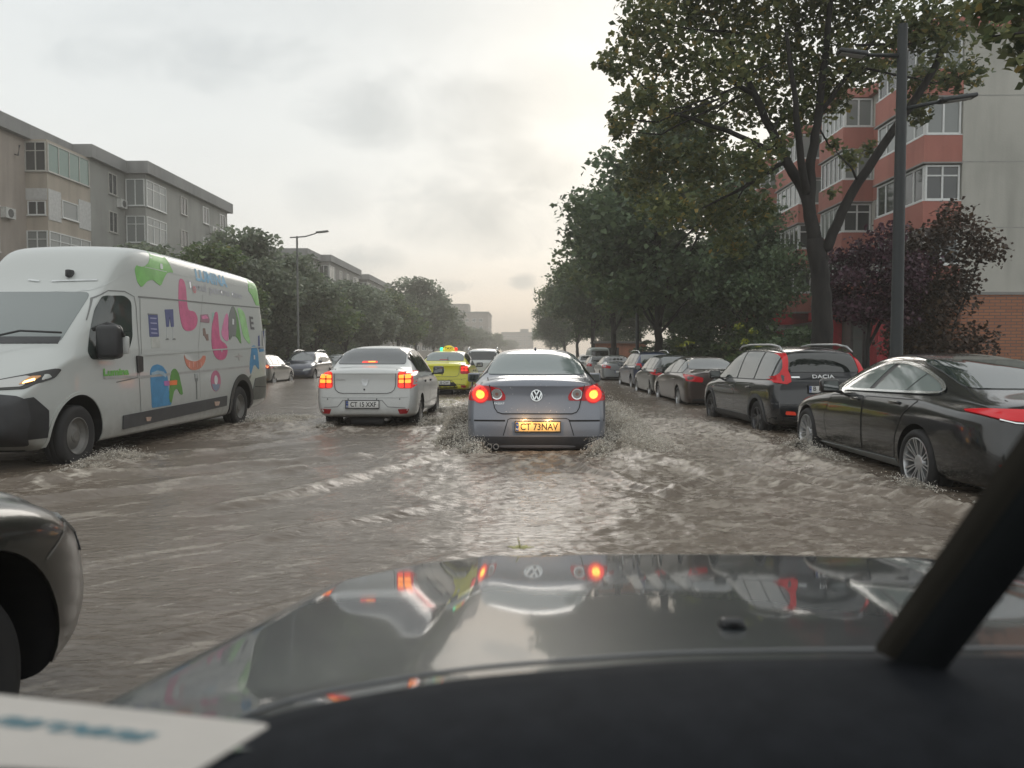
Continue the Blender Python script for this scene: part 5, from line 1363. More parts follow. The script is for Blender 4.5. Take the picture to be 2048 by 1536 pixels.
def lamps():
    g = 'street lamps along the right pavement'
    a = lamp_right('street_lamp', 6.50, 13.6, 'tall dark steel street lamp standing behind the black coupe', g)
    b = copy_tree(a); b.location = (6.6, 45.5, 0); b['label'] = 'slim dark lamp post among the right-hand trees near the dark blue estate'
    L = empty('street_lamp', (-13.6, 46.0, 0)); tag(L, 'grey street lamp with one curved arm against the sky, above the navy car', 'street lamp', 'street lamps along the left pavement')
    m = flat('lamp_grey', (.12, .125, .12), .5, .3)
    MB().tube([(0,0,-.1), (0,0,.9), (0,0,.95), (0,0,8.3)], [.10, .10, .075, .055], 14).build('pole', m, L, True, 40)
    MB().tube([(-.42, 0, 8.22), (0, 0, 8.24), (.5, 0, 8.28), (1.0, 0, 8.42), (1.25, 0, 8.52)], [.035, .04, .038, .035, .03], 10).build('arm', m, L, True)
    hd = rbox(.75, .26, .10, .04, 3); hd.materials.append(flat('lamp_shell_pale', (.22, .22, .21), .4)); o = link('lamp_head', hd, None, L); o.location = (1.52, 0, 8.56); o.rotation_euler = (0, -.10, 0)
    MB().box(-.25, .25, -.09, .09, -.06, -.05).build('lamp_lens', flat('lamp_glass', (.4, .41, .4), .3), o)
    b = copy_tree(L); b.location = (-13.6, 128, 0); b['label'] = 'far street lamp whose arm pokes out of the left trees before the distant blocks'
    S = empty('road_sign', (-13.9, 40.5, 0)); tag(S, 'narrow blue sign on a pale post behind the tail of the white van', 'sign')
    MB().tube([(.16, 0, -.1), (.16, 0, 2.6)], .03, 8).build('post', flat('post_pale', (.36, .37, .37), .5), S, True)
    MB().box(-.26, .12, -.02, .02, .95, 2.5).build('sign_panel', flat('sign_blue', (.05, .08, .22), .4), S)

# ------------------------------------------------------------------ trees
def leaf_mesh(clumps, dens, size, seed, flatten=.75, name='leaves'):
    """clumps: (x, y, z, rx, ry, rz); one kite-shaped blade per leaf, folded a little along its midrib"""
    g = np.random.default_rng(seed)
    P = []; 
    for (x, y, z, rx, ry, rz) in clumps:
        n = max(6, int(dens*(rx*ry*rz)**(2/3)))
        d = g.normal(size=(n, 3)); d /= np.linalg.norm(d, axis=1)[:, None]
        r = g.random(n)**.42
        r *= 1 + .22*np.sin(d[:, 0]*5+seed)*np.cos(d[:, 1]*4+x) + .12*g.normal(size=n)
        P.append(np.stack([x+d[:, 0]*r*rx, y+d[:, 1]*r*ry, z+d[:, 2]*r*rz], 1))
    P = np.concatenate(P); n = len(P)
    nrm = g.normal(size=(n, 3)); nrm[:, 2] = np.abs(nrm[:, 2])+.45; nrm /= np.linalg.norm(nrm, axis=1)[:, None]
    a = g.normal(size=(n, 3)); a[:, 2] -= .5; a -= (a*nrm).sum(1)[:, None]*nrm; a /= np.linalg.norm(a, axis=1)[:, None]
    b = np.cross(nrm, a)
    s = size*(.6+.8*g.random(n))[:, None]
    v0 = P - a*s*.5; v1 = P - a*s*.05 + b*s*.40 + nrm*s*.12; v2 = P + a*s*.55; v3 = P - a*s*.05 - b*s*.40 + nrm*s*.12
    V = np.stack([v0, v1, v2, v3], 1).reshape(-1, 3)
    m = bpy.data.meshes.new(name)
    m.vertices.add(4*n); m.vertices.foreach_set('co', V.astype(np.float32).ravel())
    m.loops.add(4*n); m.loops.foreach_set('vertex_index', np.arange(4*n, dtype=np.int32))
    m.polygons.add(n); m.polygons.foreach_set('loop_start', np.arange(0, 4*n, 4, dtype=np.int32)); m.polygons.foreach_set('loop_total', np.full(n, 4, np.int32))
    m.update(); m.validate()
    return m

BARK = None
def bark():
    global BARK
    if BARK is None:
        BARK, nt, b = nodes('bark'); setp(b, Roughness=.9)
        noise_col(nt, b, (.012, .011, .011), (.030, .027, .025), 6, 6, .35, .65, (1, 1, .25)); bump(nt, b, 9, .7, .03, (1, 1, .2))
    return BARK

def limb(pts, r0, r1, g, n=7, wob=.06):
    out = []; 
    for i in range(len(pts)-1):
        a, b = Vector(pts[i]), Vector(pts[i+1])
        for k in range(n):
            t = k/n; out.append(a.lerp(b, t))
    out.append(Vector(pts[-1])); N = len(out)
    L = sum((out[i+1]-out[i]).length for i in range(N-1))
    for i in range(1, N-1): out[i] += Vector((g.uniform(-1, 1), g.uniform(-1, 1), g.uniform(-.5, .5)))*wob*L/N*1.5
    return out, [r0+(r1-r0)*(i/(N-1)) for i in range(N)]

def tree_proto(H, rx, base, seed, dens, size, mat, trunk_r=.16, lean=0, lobes=26):
    g = random.Random(seed)
    cl = []; zc = (H+base)/2; rz = (H-base)/2
    for k in range(lobes):
        u = g.uniform(-1, 1); a = g.uniform(0, 2*math.pi); q = math.sqrt(1-u*u); rr = g.uniform(.45, .86)
        w = 1.0 - .25*max(0, u)
        cl.append((rx*q*rr*math.cos(a)*w, rx*q*rr*math.sin(a)*w, zc+rz*u*rr*1.02, rx*g.uniform(.24, .42), rx*g.uniform(.24, .42), rz*g.uniform(.16, .27)))
    cl.append((0, 0, zc, rx*.5, rx*.5, rz*.5))
    lm = leaf_mesh(cl, dens, size, seed); lm.materials.append(mat)
    tb = MB(); p, r = limb([(0,0,-.1), (lean*.3, 0, base*.8), (lean, 0, zc)], trunk_r, trunk_r*.55, g); tb.tube(p, r, 10)
    for c in cl[::2]:
        z0 = base*.75 + (zc-base*.75)*g.uniform(0, .9)
        p, r = limb([(lean*.5, 0, z0), (c[0]*.5, c[1]*.5, (z0+c[2])/2+.1), (c[0], c[1], c[2])], trunk_r*.34, .015, g, 4); tb.tube(p, r, 6)
    tm = tb.mesh(True); tm.materials.append(bark())
    return lm, tm

def put_tree(protos, i, x, y, sx, sz, rot, name, label, g):
    lm, tm = protos[i]
    root = empty(name, (x, y, 0), rot); root.scale = (sx, sx, sz)
    tag(root, label, 'tree', g)
    link('trunk', tm, None, root); link('crown', lm, None, root)
    return root

def trees():
    green = leafmat('leaf_green', (.070, .112, .052), (.17, .225, .088), (.30, .29, .09))
    dark = leafmat('leaf_dark', (.060, .098, .058), (.135, .19, .092))
    mix = leafmat('leaf_autumn', (.072, .106, .055), (.215, .225, .090), (.44, .31, .095))
    grey = leafmat('leaf_greyish', (.14, .175, .13), (.25, .285, .195))
    purple = leafmat('leaf_purple', (.045, .022, .036), (.115, .052, .076), (.17, .08, .08), .15)
    brownl = leafmat('leaf_bronze', (.040, .026, .020), (.09, .055, .036), (.13, .085, .04), .15)
    yel = leafmat('leaf_fresh', (.20, .24, .03), (.36, .38, .05), None, .3)
    g = random.Random(3)
    # -- the big street tree beside the lamp
    root = empty('street_tree', (6.8, 17.8, 0)); tag(root, 'big forked street tree with olive-brown leaves leaning over the road, right of the parked estate', 'tree', 'street trees on the right pavement')
    def loc(px, py, Y): 
        p = at(px, py, Y); return (p[0]-6.8, p[1]-17.8, p[2])
    C = [(1290,45,62),(1375,30,80),(1470,55,88),(1580,50,90),(1690,40,90),(1790,70,75),(1865,80,70),(1250,120,48),(1330,130,78),(1430,150,74),(1530,150,84),(1640,150,78),(1725,150,52),(1213,140,24),(1228,160,22),
         (1290,215,62),(1375,225,60),(1480,225,56),(1575,240,62),(1650,205,52),(1243,255,34),(1222,245,18),(1300,320,58),(1395,335,70),(1490,330,56),(1545,300,34),(1830,170,52),(1900,165,50),(1815,235,36),(1690,325,26),(1655,300,18),(1725,305,20),
         (1330,420,58),(1430,430,62),(1505,425,48),(1655,392,16),(1300,-50,90),(1450,-60,100),(1600,-70,100),(1750,-60,100),(1205,128,14),(1192,138,12),(1240,210,22),(1262,75,26),(1275,300,26),(1235,272,22),(1380,-140,120),(1560,-160,130),(1720,-150,120),(1270,370,44),(1460,490,42),(1345,250,36),(1420,275,34)]
    cl = []
    for px, py, r in C:
        Y = 17.8 + g.uniform(-1.6, 2.4); k = r*Y/F*.95; p = loc(px, py, Y); cl.append((*p, k, k*1.25, k*.85))
    lm = leaf_mesh(cl, 1080, .135, 11); lm.materials.append(mix)
    tb = MB()
    def L(pp, r0, r1, n=5, w=.05):
        p, r = limb([loc(*q) for q in pp], r0, r1, g, n, w); tb.tube(p, r, 12)
    L([(1637, 740, 17.8), (1640, 640, 17.8), (1634, 560, 17.8), (1622, 480, 17.8)], .25, .19)
    L([(1630, 545, 17.8), (1655, 470, 17.7), (1705, 370, 17.5), (1785, 250, 17.2), (1850, 150, 17.0), (1890, 40, 17)], .13, .06)
    L([(1622, 490, 17.8), (1605, 400, 17.9), (1560, 320, 18.2), (1500, 200, 18.5), (1430, 60, 18.8)], .16, .05)
    L([(1610, 420, 17.9), (1612, 330, 17.9), (1625, 240, 17.8), (1640, 100, 17.6), (1650, -60, 17.5)], .13, .05)
    L([(1605, 400, 17.9), (1590, 310, 17.5), (1580, 220, 17.2), (1560, 80, 17)], .10, .04)
    L([(1560, 320, 18.2), (1450, 270, 18), (1330, 230, 17.6), (1250, 150, 17.4)], .07, .02)
    L([(1500, 200, 18.5), (1400, 140, 18), (1300, 60, 17.6)], .06, .02)
    L([(1625, 240, 17.8), (1690, 150, 17.6), (1760, 60, 17.5)], .06, .02)
    L([(1705, 370, 17.5), (1690, 340, 17.2), (1660, 310, 17)], .03, .012)
    L([(1560, 330, 18.2), (1480, 380, 18.6), (1400, 420, 18.8)], .06, .02)
    for c in cl[::3]:
        L_ = limb([(cl[2][0]*.2+c[0]*.4, c[1]*.5, c[2]*.6+3.2), (c[0]*.8, c[1]*.9, c[2]*.9+.6), c[:3]], .03, .008, g, 4, .1); tb.tube(L_[0], L_[1], 6)
    tm = tb.mesh(True); tm.materials.append(bark())
    link('trunk', tm, None, root); link('crown', lm, None, root)
    # -- nearer tree, only hanging leaves enter the picture top right
    rt = empty('street_tree', (7.9, 9.2, 0)); tag(rt, 'leafy branch of a nearer tree hanging into the top right corner', 'tree', 'street trees on the right pavement')
    cl = []
    for px, py, r in [(2010,30,75),(2080,60,90),(1940,35,45),(2035,110,48),(2090,150,60),(2020,145,26),(1960,90,30),(2140,20,90),(2200,120,100),(1985,-50,80),(2100,-60,100),(2045,165,16)]:
        p = at(px, py, 9.0+g.uniform(-.6, .6)); k = r*9/F; cl.append((p[0]-7.9, p[1]-9.2, p[2], k, k*1.2, k*.8))
    lm = leaf_mesh(cl, 1100, .125, 12); lm.materials.append(brownl if False else mix); tb = MB()
    p, r = limb([(0,0,-.1), (0,0,3), (-.3,0,5.2)], .2, .12, g); tb.tube(p, r, 10)
    for c in cl[::2]:
        p, r = limb([(-.2,0,4.2), (c[0]*.5, c[1]*.5, c[2]+.3), c[:3]], .05, .01, g, 4); tb.tube(p, r, 6)
    tm = tb.mesh(True); tm.materials.append(bark()); link('trunk', tm, None, rt); link('crown', lm, None, rt)
    # -- right-hand row
    pr = [tree_proto(11.6, 4.7, 2.6, 21, 250, .26, dark, .22, .3, 34), tree_proto(11, 4.5, 2.4, 22, 250, .27, green, .20, -.2, 32), tree_proto(12, 4.6, 2.2, 23, 240, .28, dark, .2, 0, 32)]
    row = [(0, 6.6, 38.0, 1.14, 1.12, 'dark-leaved street tree with a straight trunk, left of the brown saloon roof'), (1, 6.6, 57, 1.25, 1.22, 'tall green street tree behind the silver parked saloon'), (2, 6.6, 75, 1.25, 1.12, 'dense dark street tree beyond the slim lamp post'),
           (1, 6.7, 98, 1.2, 1.15, 'green street tree far down the right side, fourth of its row'), (0, 6.8, 130, 1.25, 1.08, 'dark street tree far down the right side before the avenue narrows'), (2, 7.2, 172, 1.25, .95, 'hazy street tree, last but one before the gap of sky on the right'), (1, 7.5, 225, 1.3, 1.0, 'hazy farthest street tree beside the patch of sky at the end of the avenue')]
    for i, x, y, sx, sz, lab in row: put_tree(pr, i, x, y, sx, sz, g.uniform(0, 6), 'street_tree', lab, 'street trees on the right pavement')
    bk = [(2, 9.9, 33.0, .58, .66, 'low dark leafy tree behind the black seven-seat estate, left of the red shop'), (0, 10.8, 46, .8, .72, 'dark tree filling the space behind the brown saloon'), (1, 12.0, 62, .9, .8, 'green tree standing back from the road behind the dark hatchback'), (2, 12.5, 84, 1, .9, 'dark tree standing back from the road behind the kiosk'), (0, 12.8, 112, 1.1, .9, 'hazy tree standing back from the road far down the right side')]
    for i, x, y, sx, sz, lab in bk: put_tree(pr, i, x, y, sx, sz, g.uniform(0, 6), 'broadleaf_tree', lab, 'trees standing back on the right')
    # -- purple-leaved plums and sapling in front of the right building
    pp = [tree_proto(4.5, 1.5, 1.55, 31, 2000, .10, purple, .07, 0, 22), tree_proto(5.0, 1.55, .5, 32, 1700, .10, brownl, .08, 0, 26)]
    put_tree(pp, 0, 9.1, 20.6, .98, 1.06, 1, 'plum_tree', 'round purple-leaved plum tree between the big trunk and the lamp post', 'purple plum trees in front of the red building')
    put_tree(pp, 1, 11.45, 21.4, 1.15, 1.16, 2.2, 'plum_tree', 'taller bronze-purple plum tree right of the lamp post in front of the brick wall', 'purple plum trees in front of the red building')
    rt = empty('sapling', (7.1, 25.0, 0)); tag(rt, 'thin sapling with bright yellow-green leaves above the black estate roof', 'sapling')
    cl = [(.0,0,1.7,.16,.16,.10),(.25,0,2.0,.2,.2,.10),(-.2,.1,2.15,.2,.2,.1),(.45,0,1.55,.15,.15,.08),(.1,0,1.3,.14,.14,.08)]
    lm = leaf_mesh(cl, 700, .11, 41); lm.materials.append(yel); link('crown', lm, None, rt)
    MB().tube([(0,0,-.1), (.02,0,1.2), (.05,0,2.1)], [.02, .015, .006], 6).build('trunk', bark(), rt, True)
    rt = empty('sapling', (6.75, 32.0, 0)); tag(rt, 'tuft of bright yellow-green leaves just above the brown saloon roof', 'sapling')
    lm = leaf_mesh([(0,0,1.75,.3,.2,.08),(-.3,0,1.62,.25,.2,.07)], 700, .12, 42); lm.materials.append(yel); link('crown', lm, None, rt)
    MB().tube([(0,0,-.1), (.0,0,1.7)], [.02, .008], 6).build('trunk', bark(), rt, True)
    # -- shrubs that close the view under the crowns
    sp = [tree_proto(2.6, 1.7, .15, 61, 620, .16, dark, .04, 0, 16), tree_proto(2.4, 1.8, .15, 62, 620, .16, green, .04, 0, 16)]
    for i, (k, x, y, sx, sz, lab) in enumerate([(0, 9.6, 27.5, 1.0, .95, 'dark shrub behind the black estate, nearest of the right-hand shrubs'), (1, 9.9, 32.5, 1.2, 1.05, 'green shrub behind the gap between the black estate and brown saloon'), (0, 9.7, 38.5, 1.3, 1.0, 'dark shrub behind the roof of the brown saloon'), (1, 9.6, 45.5, 1.3, 1.0, 'green shrub behind the dark hatchback'), (0, 9.6, 54, 1.5, 1.0, 'dark shrub behind the dark blue estate')]):
        put_tree(sp, k, x, y, sx, sz, i*1.3, 'shrub', lab, 'shrubs on the right verge')
    for i, (k, x, y, sx, sz, lab) in enumerate([(1, -19.5, 41, 1.6, 1.1, 'leafy shrub under the trees behind the silver-beige hatchback'), (0, -19.8, 48, 1.7, 1.15, 'dark shrub under the trees behind the navy car'), (1, -19.6, 56, 1.7, 1.1, 'shrub under the left trees right of the curved-arm lamp'), (0, -19.6, 66, 1.8, 1.15, 'shrub under the left trees above the white saloon'), (1, -19.6, 78, 1.9, 1.1, 'dim shrub under the left trees beyond the white saloon'), (0, -19.6, 92, 2.0, 1.1, 'hazy farthest shrub under the left trees')]):
        put_tree(sp, k, x, y, sx, sz, i*1.7, 'shrub', lab, 'shrubs on the left verge')
    # -- left side
    pl = [tree_proto(10, 3.9, 1.6, 51, 230, .30, grey, .17, .2, 32), tree_proto(10, 3.8, 1.4, 52, 230, .30, green, .16, -.2, 30), tree_proto(10, 4.0, 1.8, 53, 230, .31, grey, .18, .1, 34)]
    left = [(0, -18.6, 36.5, .85, .66, 'low greyish tree right behind the roof of the white van'), (1, -18.0, 42.5, .95, .76, 'bushy grey-green tree left of the taller leafy top above the van'), (2, -17.3, 47.8, .92, .97, 'grey-green tree whose leafy top stands clear of the apartment roof above the van'),
            (0, -17.0, 55, .95, .86, 'grey tree just right of the curved-arm street lamp'), (1, -17.2, 63, 1.0, .84, 'green tree below the stepped roof of the second apartment block, nearest of its line'), (2, -17.0, 73, 1.05, .88, 'grey tree in front of the middle of the second apartment block'),
            (0, -17.2, 86, 1.1, .92, 'hazy grey tree in front of the far part of the second apartment block'), (1, -16.8, 101, 1.15, .98, 'hazy green tree before the tallest tree on the left'), (2, -17.2, 121, 1.55, 1.42, 'tallest rounded tree at the end of the second apartment block'),
            (0, -17.0, 143, 1.45, 1.28, 'rounded tree that slopes down to the far lamp arm'), (1, -17, 170, 1.2, .9, 'low hazy tree below the distant pinkish block'), (2, -17, 205, 1.3, .95, 'distant tree in front of the pinkish block'), (0, -16, 255, 1.4, 1.0, 'distant tree at the foot of the block with the rooftop hut'), (1, -13, 330, 1.5, 1.05, 'very distant tree near the vanishing point left of the grey saloon roof'), (2, -9, 430, 1.6, 1.0, 'farthest tree straight above the grey saloon')]
    for i, x, y, sx, sz, lab in left: put_tree(pl, i, x, y, sx, sz, g.uniform(0, 6), 'roadside_tree', lab, 'trees along the left pavement')
    bk = [(1, -22.5, 40, .9, .5, 'low bushy tree in the back row under the apartment block, nearest'), (2, -22.8, 50, 1.0, .55, 'low bushy back-row tree seen past the left lamp post'), (0, -22.6, 60, 1.0, .58, 'low back-row tree between the two apartment blocks'), (1, -22.8, 71, 1.1, .6, 'low back-row tree in front of the stepped corner of the second block'), (2, -22.6, 84, 1.1, .6, 'dim back-row tree under the second block'), (0, -22.6, 99, 1.2, .62, 'dim farthest back-row tree under the second block')]
    for i, x, y, sx, sz, lab in bk: put_tree(pl, i, x, y, sx, sz, g.uniform(0, 6), 'bushy_tree', lab, 'low trees in the back row on the left')
# ------------------------------------------------------------------ flood water
class VNoise:
    def __init__(s, seed, n=256):
        s.g = np.random.default_rng(seed).random((n, n)); s.n = n
    def __call__(s, x, y):
        xi = np.floor(x).astype(int); yi = np.floor(y).astype(int); fx = x-xi; fy = y-yi
        fx = fx*fx*fx*(fx*(fx*6-15)+10); fy = fy*fy*fy*(fy*(fy*6-15)+10); n = s.n
        a = s.g[xi % n, yi % n]; b = s.g[(xi+1) % n, yi % n]; c = s.g[xi % n, (yi+1) % n]; d = s.g[(xi+1) % n, (yi+1) % n]
        return (a*(1-fx)+b*fx)*(1-fy) + (c*(1-fx)+d*fx)*fy
def fbm(N, x, y, oct=4, gain=.5):
    v = 0; a = 1; t = 0
    for k in range(oct):
        v = v + a*N(x*2**k+17*k, y*2**k+9*k); t += a; a *= gain
    return v/t
def ridged(N, x, y, oct=4, gain=.55):
    v = 0; a = 1; t = 0
    for k in range(oct):
        r = 1-np.abs(2*N(x*2**k+13*k, y*2**k+5*k)-1); v = v + a*r*r; t += a; a *= gain
    return v/t

def blob(x, y, cx, cy, rx, ry, p=2):
    return np.exp(-(np.abs((x-cx)/rx)**p + np.abs((y-cy)/ry)**p))

def seg(x, y, x0, y0, x1, y1, w):
    """closeness to a line on the water"""
    dx, dy = x1-x0, y1-y0; t = np.clip(((x-x0)*dx+(y-y0)*dy)/(dx*dx+dy*dy), 0, 1)
    return np.exp(-((x-x0-t*dx)**2+(y-y0-t*dy)**2)/(w*w))

N1, N2, N3, N4 = VNoise(1), VNoise(2), VNoise(3), VNoise(4)

def froth(x, y):
    """how churned the water is"""
    f = .95*blob(x, y, -1.20, 10.9, .55, 1.6) + .9*blob(x, y, 1.45, 10.9, .75, 1.7) + .5*blob(x, y, .15, 9.2, 1.5, .8)
    f += .55*blob(x, y, -1.5, 13.2, 1.1, 1.8) + .45*blob(x, y, -2.9, 12.6, 1.3, .7) + .45*blob(x, y, 2.2, 13, 1.2, 2.6)
    f += .22*blob(x, y, .9, 7.0, 2.4, 2.0) + .30*blob(x, y, 2.0, 5.2, 1.9, 2.2) + .30*blob(x, y, -.9, 8.2, 1.8, 1.5)
    f += .95*blob(x, y, -4.75, 8.6, .50, 1.1) + .8*blob(x, y, -4.7, 13.2, .85, 1.7) + .45*blob(x, y, -3.9, 14.6, .9, 2.0) + .5*blob(x, y, -5.1, 7.2, .8, .6)
    f += .95*blob(x, y, 3.40, 9.5, .50, 1.2) + .45*blob(x, y, 3.55, 7.0, .35, .9) + .5*blob(x, y, 3.4, 12.2, .6, 1.4) + .35*blob(x, y, 3.1, 15, .7, 2.5)
    f += .45*blob(x, y, -2.5, 20, 1.6, 4) + .35*blob(x, y, 1.6, 18, 1.5, 5)
    return f

WAKES = [(-.9, 9.6, -2.6, 6.4, .10, .022), (1.15, 9.8, 3.0, 6.6, .12, .028), (.35, 9.2, 1.4, 6.9, .07, .018), (1.4, 6.9, 1.9, 8.2, .07, .016), (3.2, 9.6, 3.6, 6.2, .12, .03), (2.6, 8.3, 4.0, 5.2, .10, .026), (-4.3, 9.8, -2.9, 12.6, .14, .026), (-4.9, 7.6, -2.2, 9.4, .16, .024), (-4.4, 6.6, -2.4, 8.4, .10, .02), (-3.9, 12.2, -2.8, 16.5, .14, .024), (-1.9, 5.0, -.8, 6.6, .09, .012), (-1.6, 3.4, -.4, 4.9, .07, .010), (2.9, 13.0, 3.6, 11.0, .10, .025), (2.2, 4.0, 3.6, 5.4, .09, .02)]

def water_height(x, y):
    fr = np.clip(froth(x, y), 0, 1.15)
    wx = x + .40*(fbm(N3, x*.6, y*.6, 2)-.5); wy = y + .45*(fbm(N4, x*.6+5, y*.6, 2)-.5)
    side = np.clip((x+2.0)/3.5, 0, 1)                                  # rougher towards the parked cars
    calm = (.50 + 1.0*fbm(N2, x*.22+3, y*.22, 2))*(.85+.45*side)
    h = .026*(fbm(N1, wx*1.1, wy*2.6, 3)-.5)*2*calm
    h += .013*(ridged(N2, wx*2.6+7, wy*7.5, 4)-.4)*(calm*calm*.9+.2*side)
    h += .0095*(ridged(N3, wx*7+x*1.2, wy*15, 4, .6)-.4)*(.7+.8*fr+.6*side)
    turb = ridged(N4, wx*1.8+2, wy*2.2, 4)
    h += fr*(.080*(turb-.40) + .055*(ridged(N1, wx*6.2, wy*8.2, 5, .6)-.35)) + .05*fr*fr
    wk = 0
    for x0, y0, x1, y1, w, a in WAKES:
        s = seg(wx, wy, x0, y0, x1, y1, w*1.2); s2 = seg(wx, wy, x0, y0, x1, y1, w*.40)
        h += 1.9*a*s*(.5+fbm(N2, x*3, y*3, 2)) - .8*a*seg(wx, wy, x0, y0-.35, x1, y1-.35, w*1.6); wk = wk + s2*a*30*np.clip((fbm(N1, x*5, y*8, 3)-.42)*6, 0, 1)
    foam = fr**1.3*(.10 + 1.3*np.clip((ridged(N1, wx*5.1, wy*8.6, 4)-.50)/.26, 0, 1)) + wk*.55
    fleck = np.clip((ridged(N2, wx*5.5+4, wy*13, 4)-.60)/.15, 0, 1)
    foam += .60*fleck*np.clip((fbm(N3, x*.5, y*.5+8, 3)-.40)*5, 0, 1)*(.18+.82*side)
    sa = wx*.48-wy*.88; na = wx*.88+wy*.48                              # streaks drawn out by the flow past the parked cars
    st = np.clip((ridged(N4, sa*1.1, na*6.5, 4)-.62)/.16, 0, 1)*np.clip((fbm(N1, x*.7+3, y*.7, 2)-.38)*4, 0, 1)
    foam += .75*st*np.clip((x-.6)/1.2, 0, 1)*np.clip((16-y)/5, 0, 1)
    sb = wx*.75+wy*.66; nb = wx*.66-wy*.75
    foam += .38*np.clip((ridged(N2, sb*.8, nb*5.0, 4)-.68)/.14, 0, 1)*np.clip((-.6-x)/1.0, 0, 1)*np.clip((18-y)/6, 0, 1)
    return h, np.clip(foam, 0, 1)

def water():
    ys = [1.3]
    while ys[-1] < 900:
        y = ys[-1]
        ys.append(y + (.020 if y < 4 else .026 if y < 8 else .042 if y < 14 else .07 if y < 22 else y*.006 if y < 60 else y*.02))
    xs = np.concatenate([np.arange(-13.95, -6.6, .10), np.arange(-6.6, 6.4, .036)]); xs = np.append(xs, 6.45)
    X, Y = np.meshgrid(xs, np.array(ys)); n, m = X.shape
    h, foam = water_height(X, Y)
    fade = np.clip((90-Y)/60, .25, 1); h = h*fade
    # the water is pushed down where it would enter a body
    V = np.stack([X, Y, h], -1).reshape(-1, 3).astype(np.float32)
    i = np.arange(n-1)[:, None]*m + np.arange(m-1)[None, :]
    Fq = np.stack([i, i+1, i+m+1, i+m], -1).reshape(-1, 4).astype(np.int32); q = len(Fq)
    me = bpy.data.meshes.new('water'); me.vertices.add(len(V)); me.vertices.foreach_set('co', V.ravel())
    me.loops.add(4*q); me.loops.foreach_set('vertex_index', Fq.ravel()); me.polygons.add(q)
    me.polygons.foreach_set('loop_start', np.arange(0, 4*q, 4, dtype=np.int32)); me.polygons.foreach_set('loop_total', np.full(q, 4, np.int32))
    me.polygons.foreach_set('use_smooth', np.ones(q, bool)); me.update()
    at_ = me.attributes.new('foam', 'FLOAT', 'POINT'); at_.data.foreach_set('value', foam.astype(np.float32).ravel())
    mt, nt, b = nodes('muddy_water'); MATS['muddy_water'] = mt
    a = nt.nodes.new('ShaderNodeAttribute'); a.attribute_name = 'foam'
    tc = nt.nodes.new('ShaderNodeTexCoord')
    # fine break-up of the froth into bubbles and streaks
    nz = nt.nodes.new('ShaderNodeTexNoise'); nz.inputs['Scale'].default_value = 17; nz.inputs['Detail'].default_value = 5; nz.inputs['Roughness'].default_value = .65
    nt.links.new(tc.outputs['Object'], nz.inputs['Vector'])
    mr = nt.nodes.new('ShaderNodeMapRange'); mr.inputs[1].default_value = .30; mr.inputs[2].default_value = .70; mr.inputs[3].default_value = .25; mr.inputs[4].default_value = 1.5
    nt.links.new(nz.outputs['Fac'], mr.inputs[0])
    mu = nt.nodes.new('ShaderNodeMath'); mu.operation = 'MULTIPLY'; mu.use_clamp = True
    nt.links.new(a.outputs['Fac'], mu.inputs[0]); nt.links.new(mr.outputs[0], mu.inputs[1])
    mx = nt.nodes.new('ShaderNodeMix'); mx.data_type = 'RGBA'
    mud = nt.nodes.new('ShaderNodeTexNoise'); mud.inputs['Scale'].default_value = .5; mud.inputs['Detail'].default_value = 4; nt.links.new(tc.outputs['Object'], mud.inputs['Vector'])
    rp = nt.nodes.new('ShaderNodeValToRGB'); rp.color_ramp.elements[0].position = .3; rp.color_ramp.elements[1].position = .7
    rp.color_ramp.elements[0].color = (.112, .088, .067, 1); rp.color_ramp.elements[1].color = (.158, .128, .101, 1)
    nt.links.new(mud.outputs['Fac'], rp.inputs['Fac']); nt.links.new(rp.outputs['Color'], mx.inputs[6])
    mx.inputs[7].default_value = (.52, .47, .405, 1)
    nt.links.new(mu.outputs[0], mx.inputs[0]); nt.links.new(mx.outputs[2], b.inputs['Base Color'])
    rr = nt.nodes.new('ShaderNodeMapRange'); rr.inputs[3].default_value = .22; rr.inputs[4].default_value = .55
    nt.links.new(mu.outputs[0], rr.inputs[0]); nt.links.new(rr.outputs[0], b.inputs['Roughness'])
    setp(b, IOR=1.33)
    mp = nt.nodes.new('ShaderNodeMapping'); mp.inputs['Scale'].default_value = (9, 24, 9)
    n2 = nt.nodes.new('ShaderNodeTexNoise'); n2.inputs['Scale'].default_value = 1; n2.inputs['Detail'].default_value = 4; n2.inputs['Distortion'].default_value = .6
    nt.links.new(tc.outputs['Object'], mp.inputs['Vector']); nt.links.new(mp.outputs['Vector'], n2.inputs['Vector'])
    bp = nt.nodes.new('ShaderNodeBump'); bp.inputs['Strength'].default_value = .6; bp.inputs['Distance'].default_value = .02
    nt.links.new(n2.outputs['Fac'], bp.inputs['Height']); nt.links.new(bp.outputs['Normal'], b.inputs['Normal'])
    struct(link('water', me, mt))

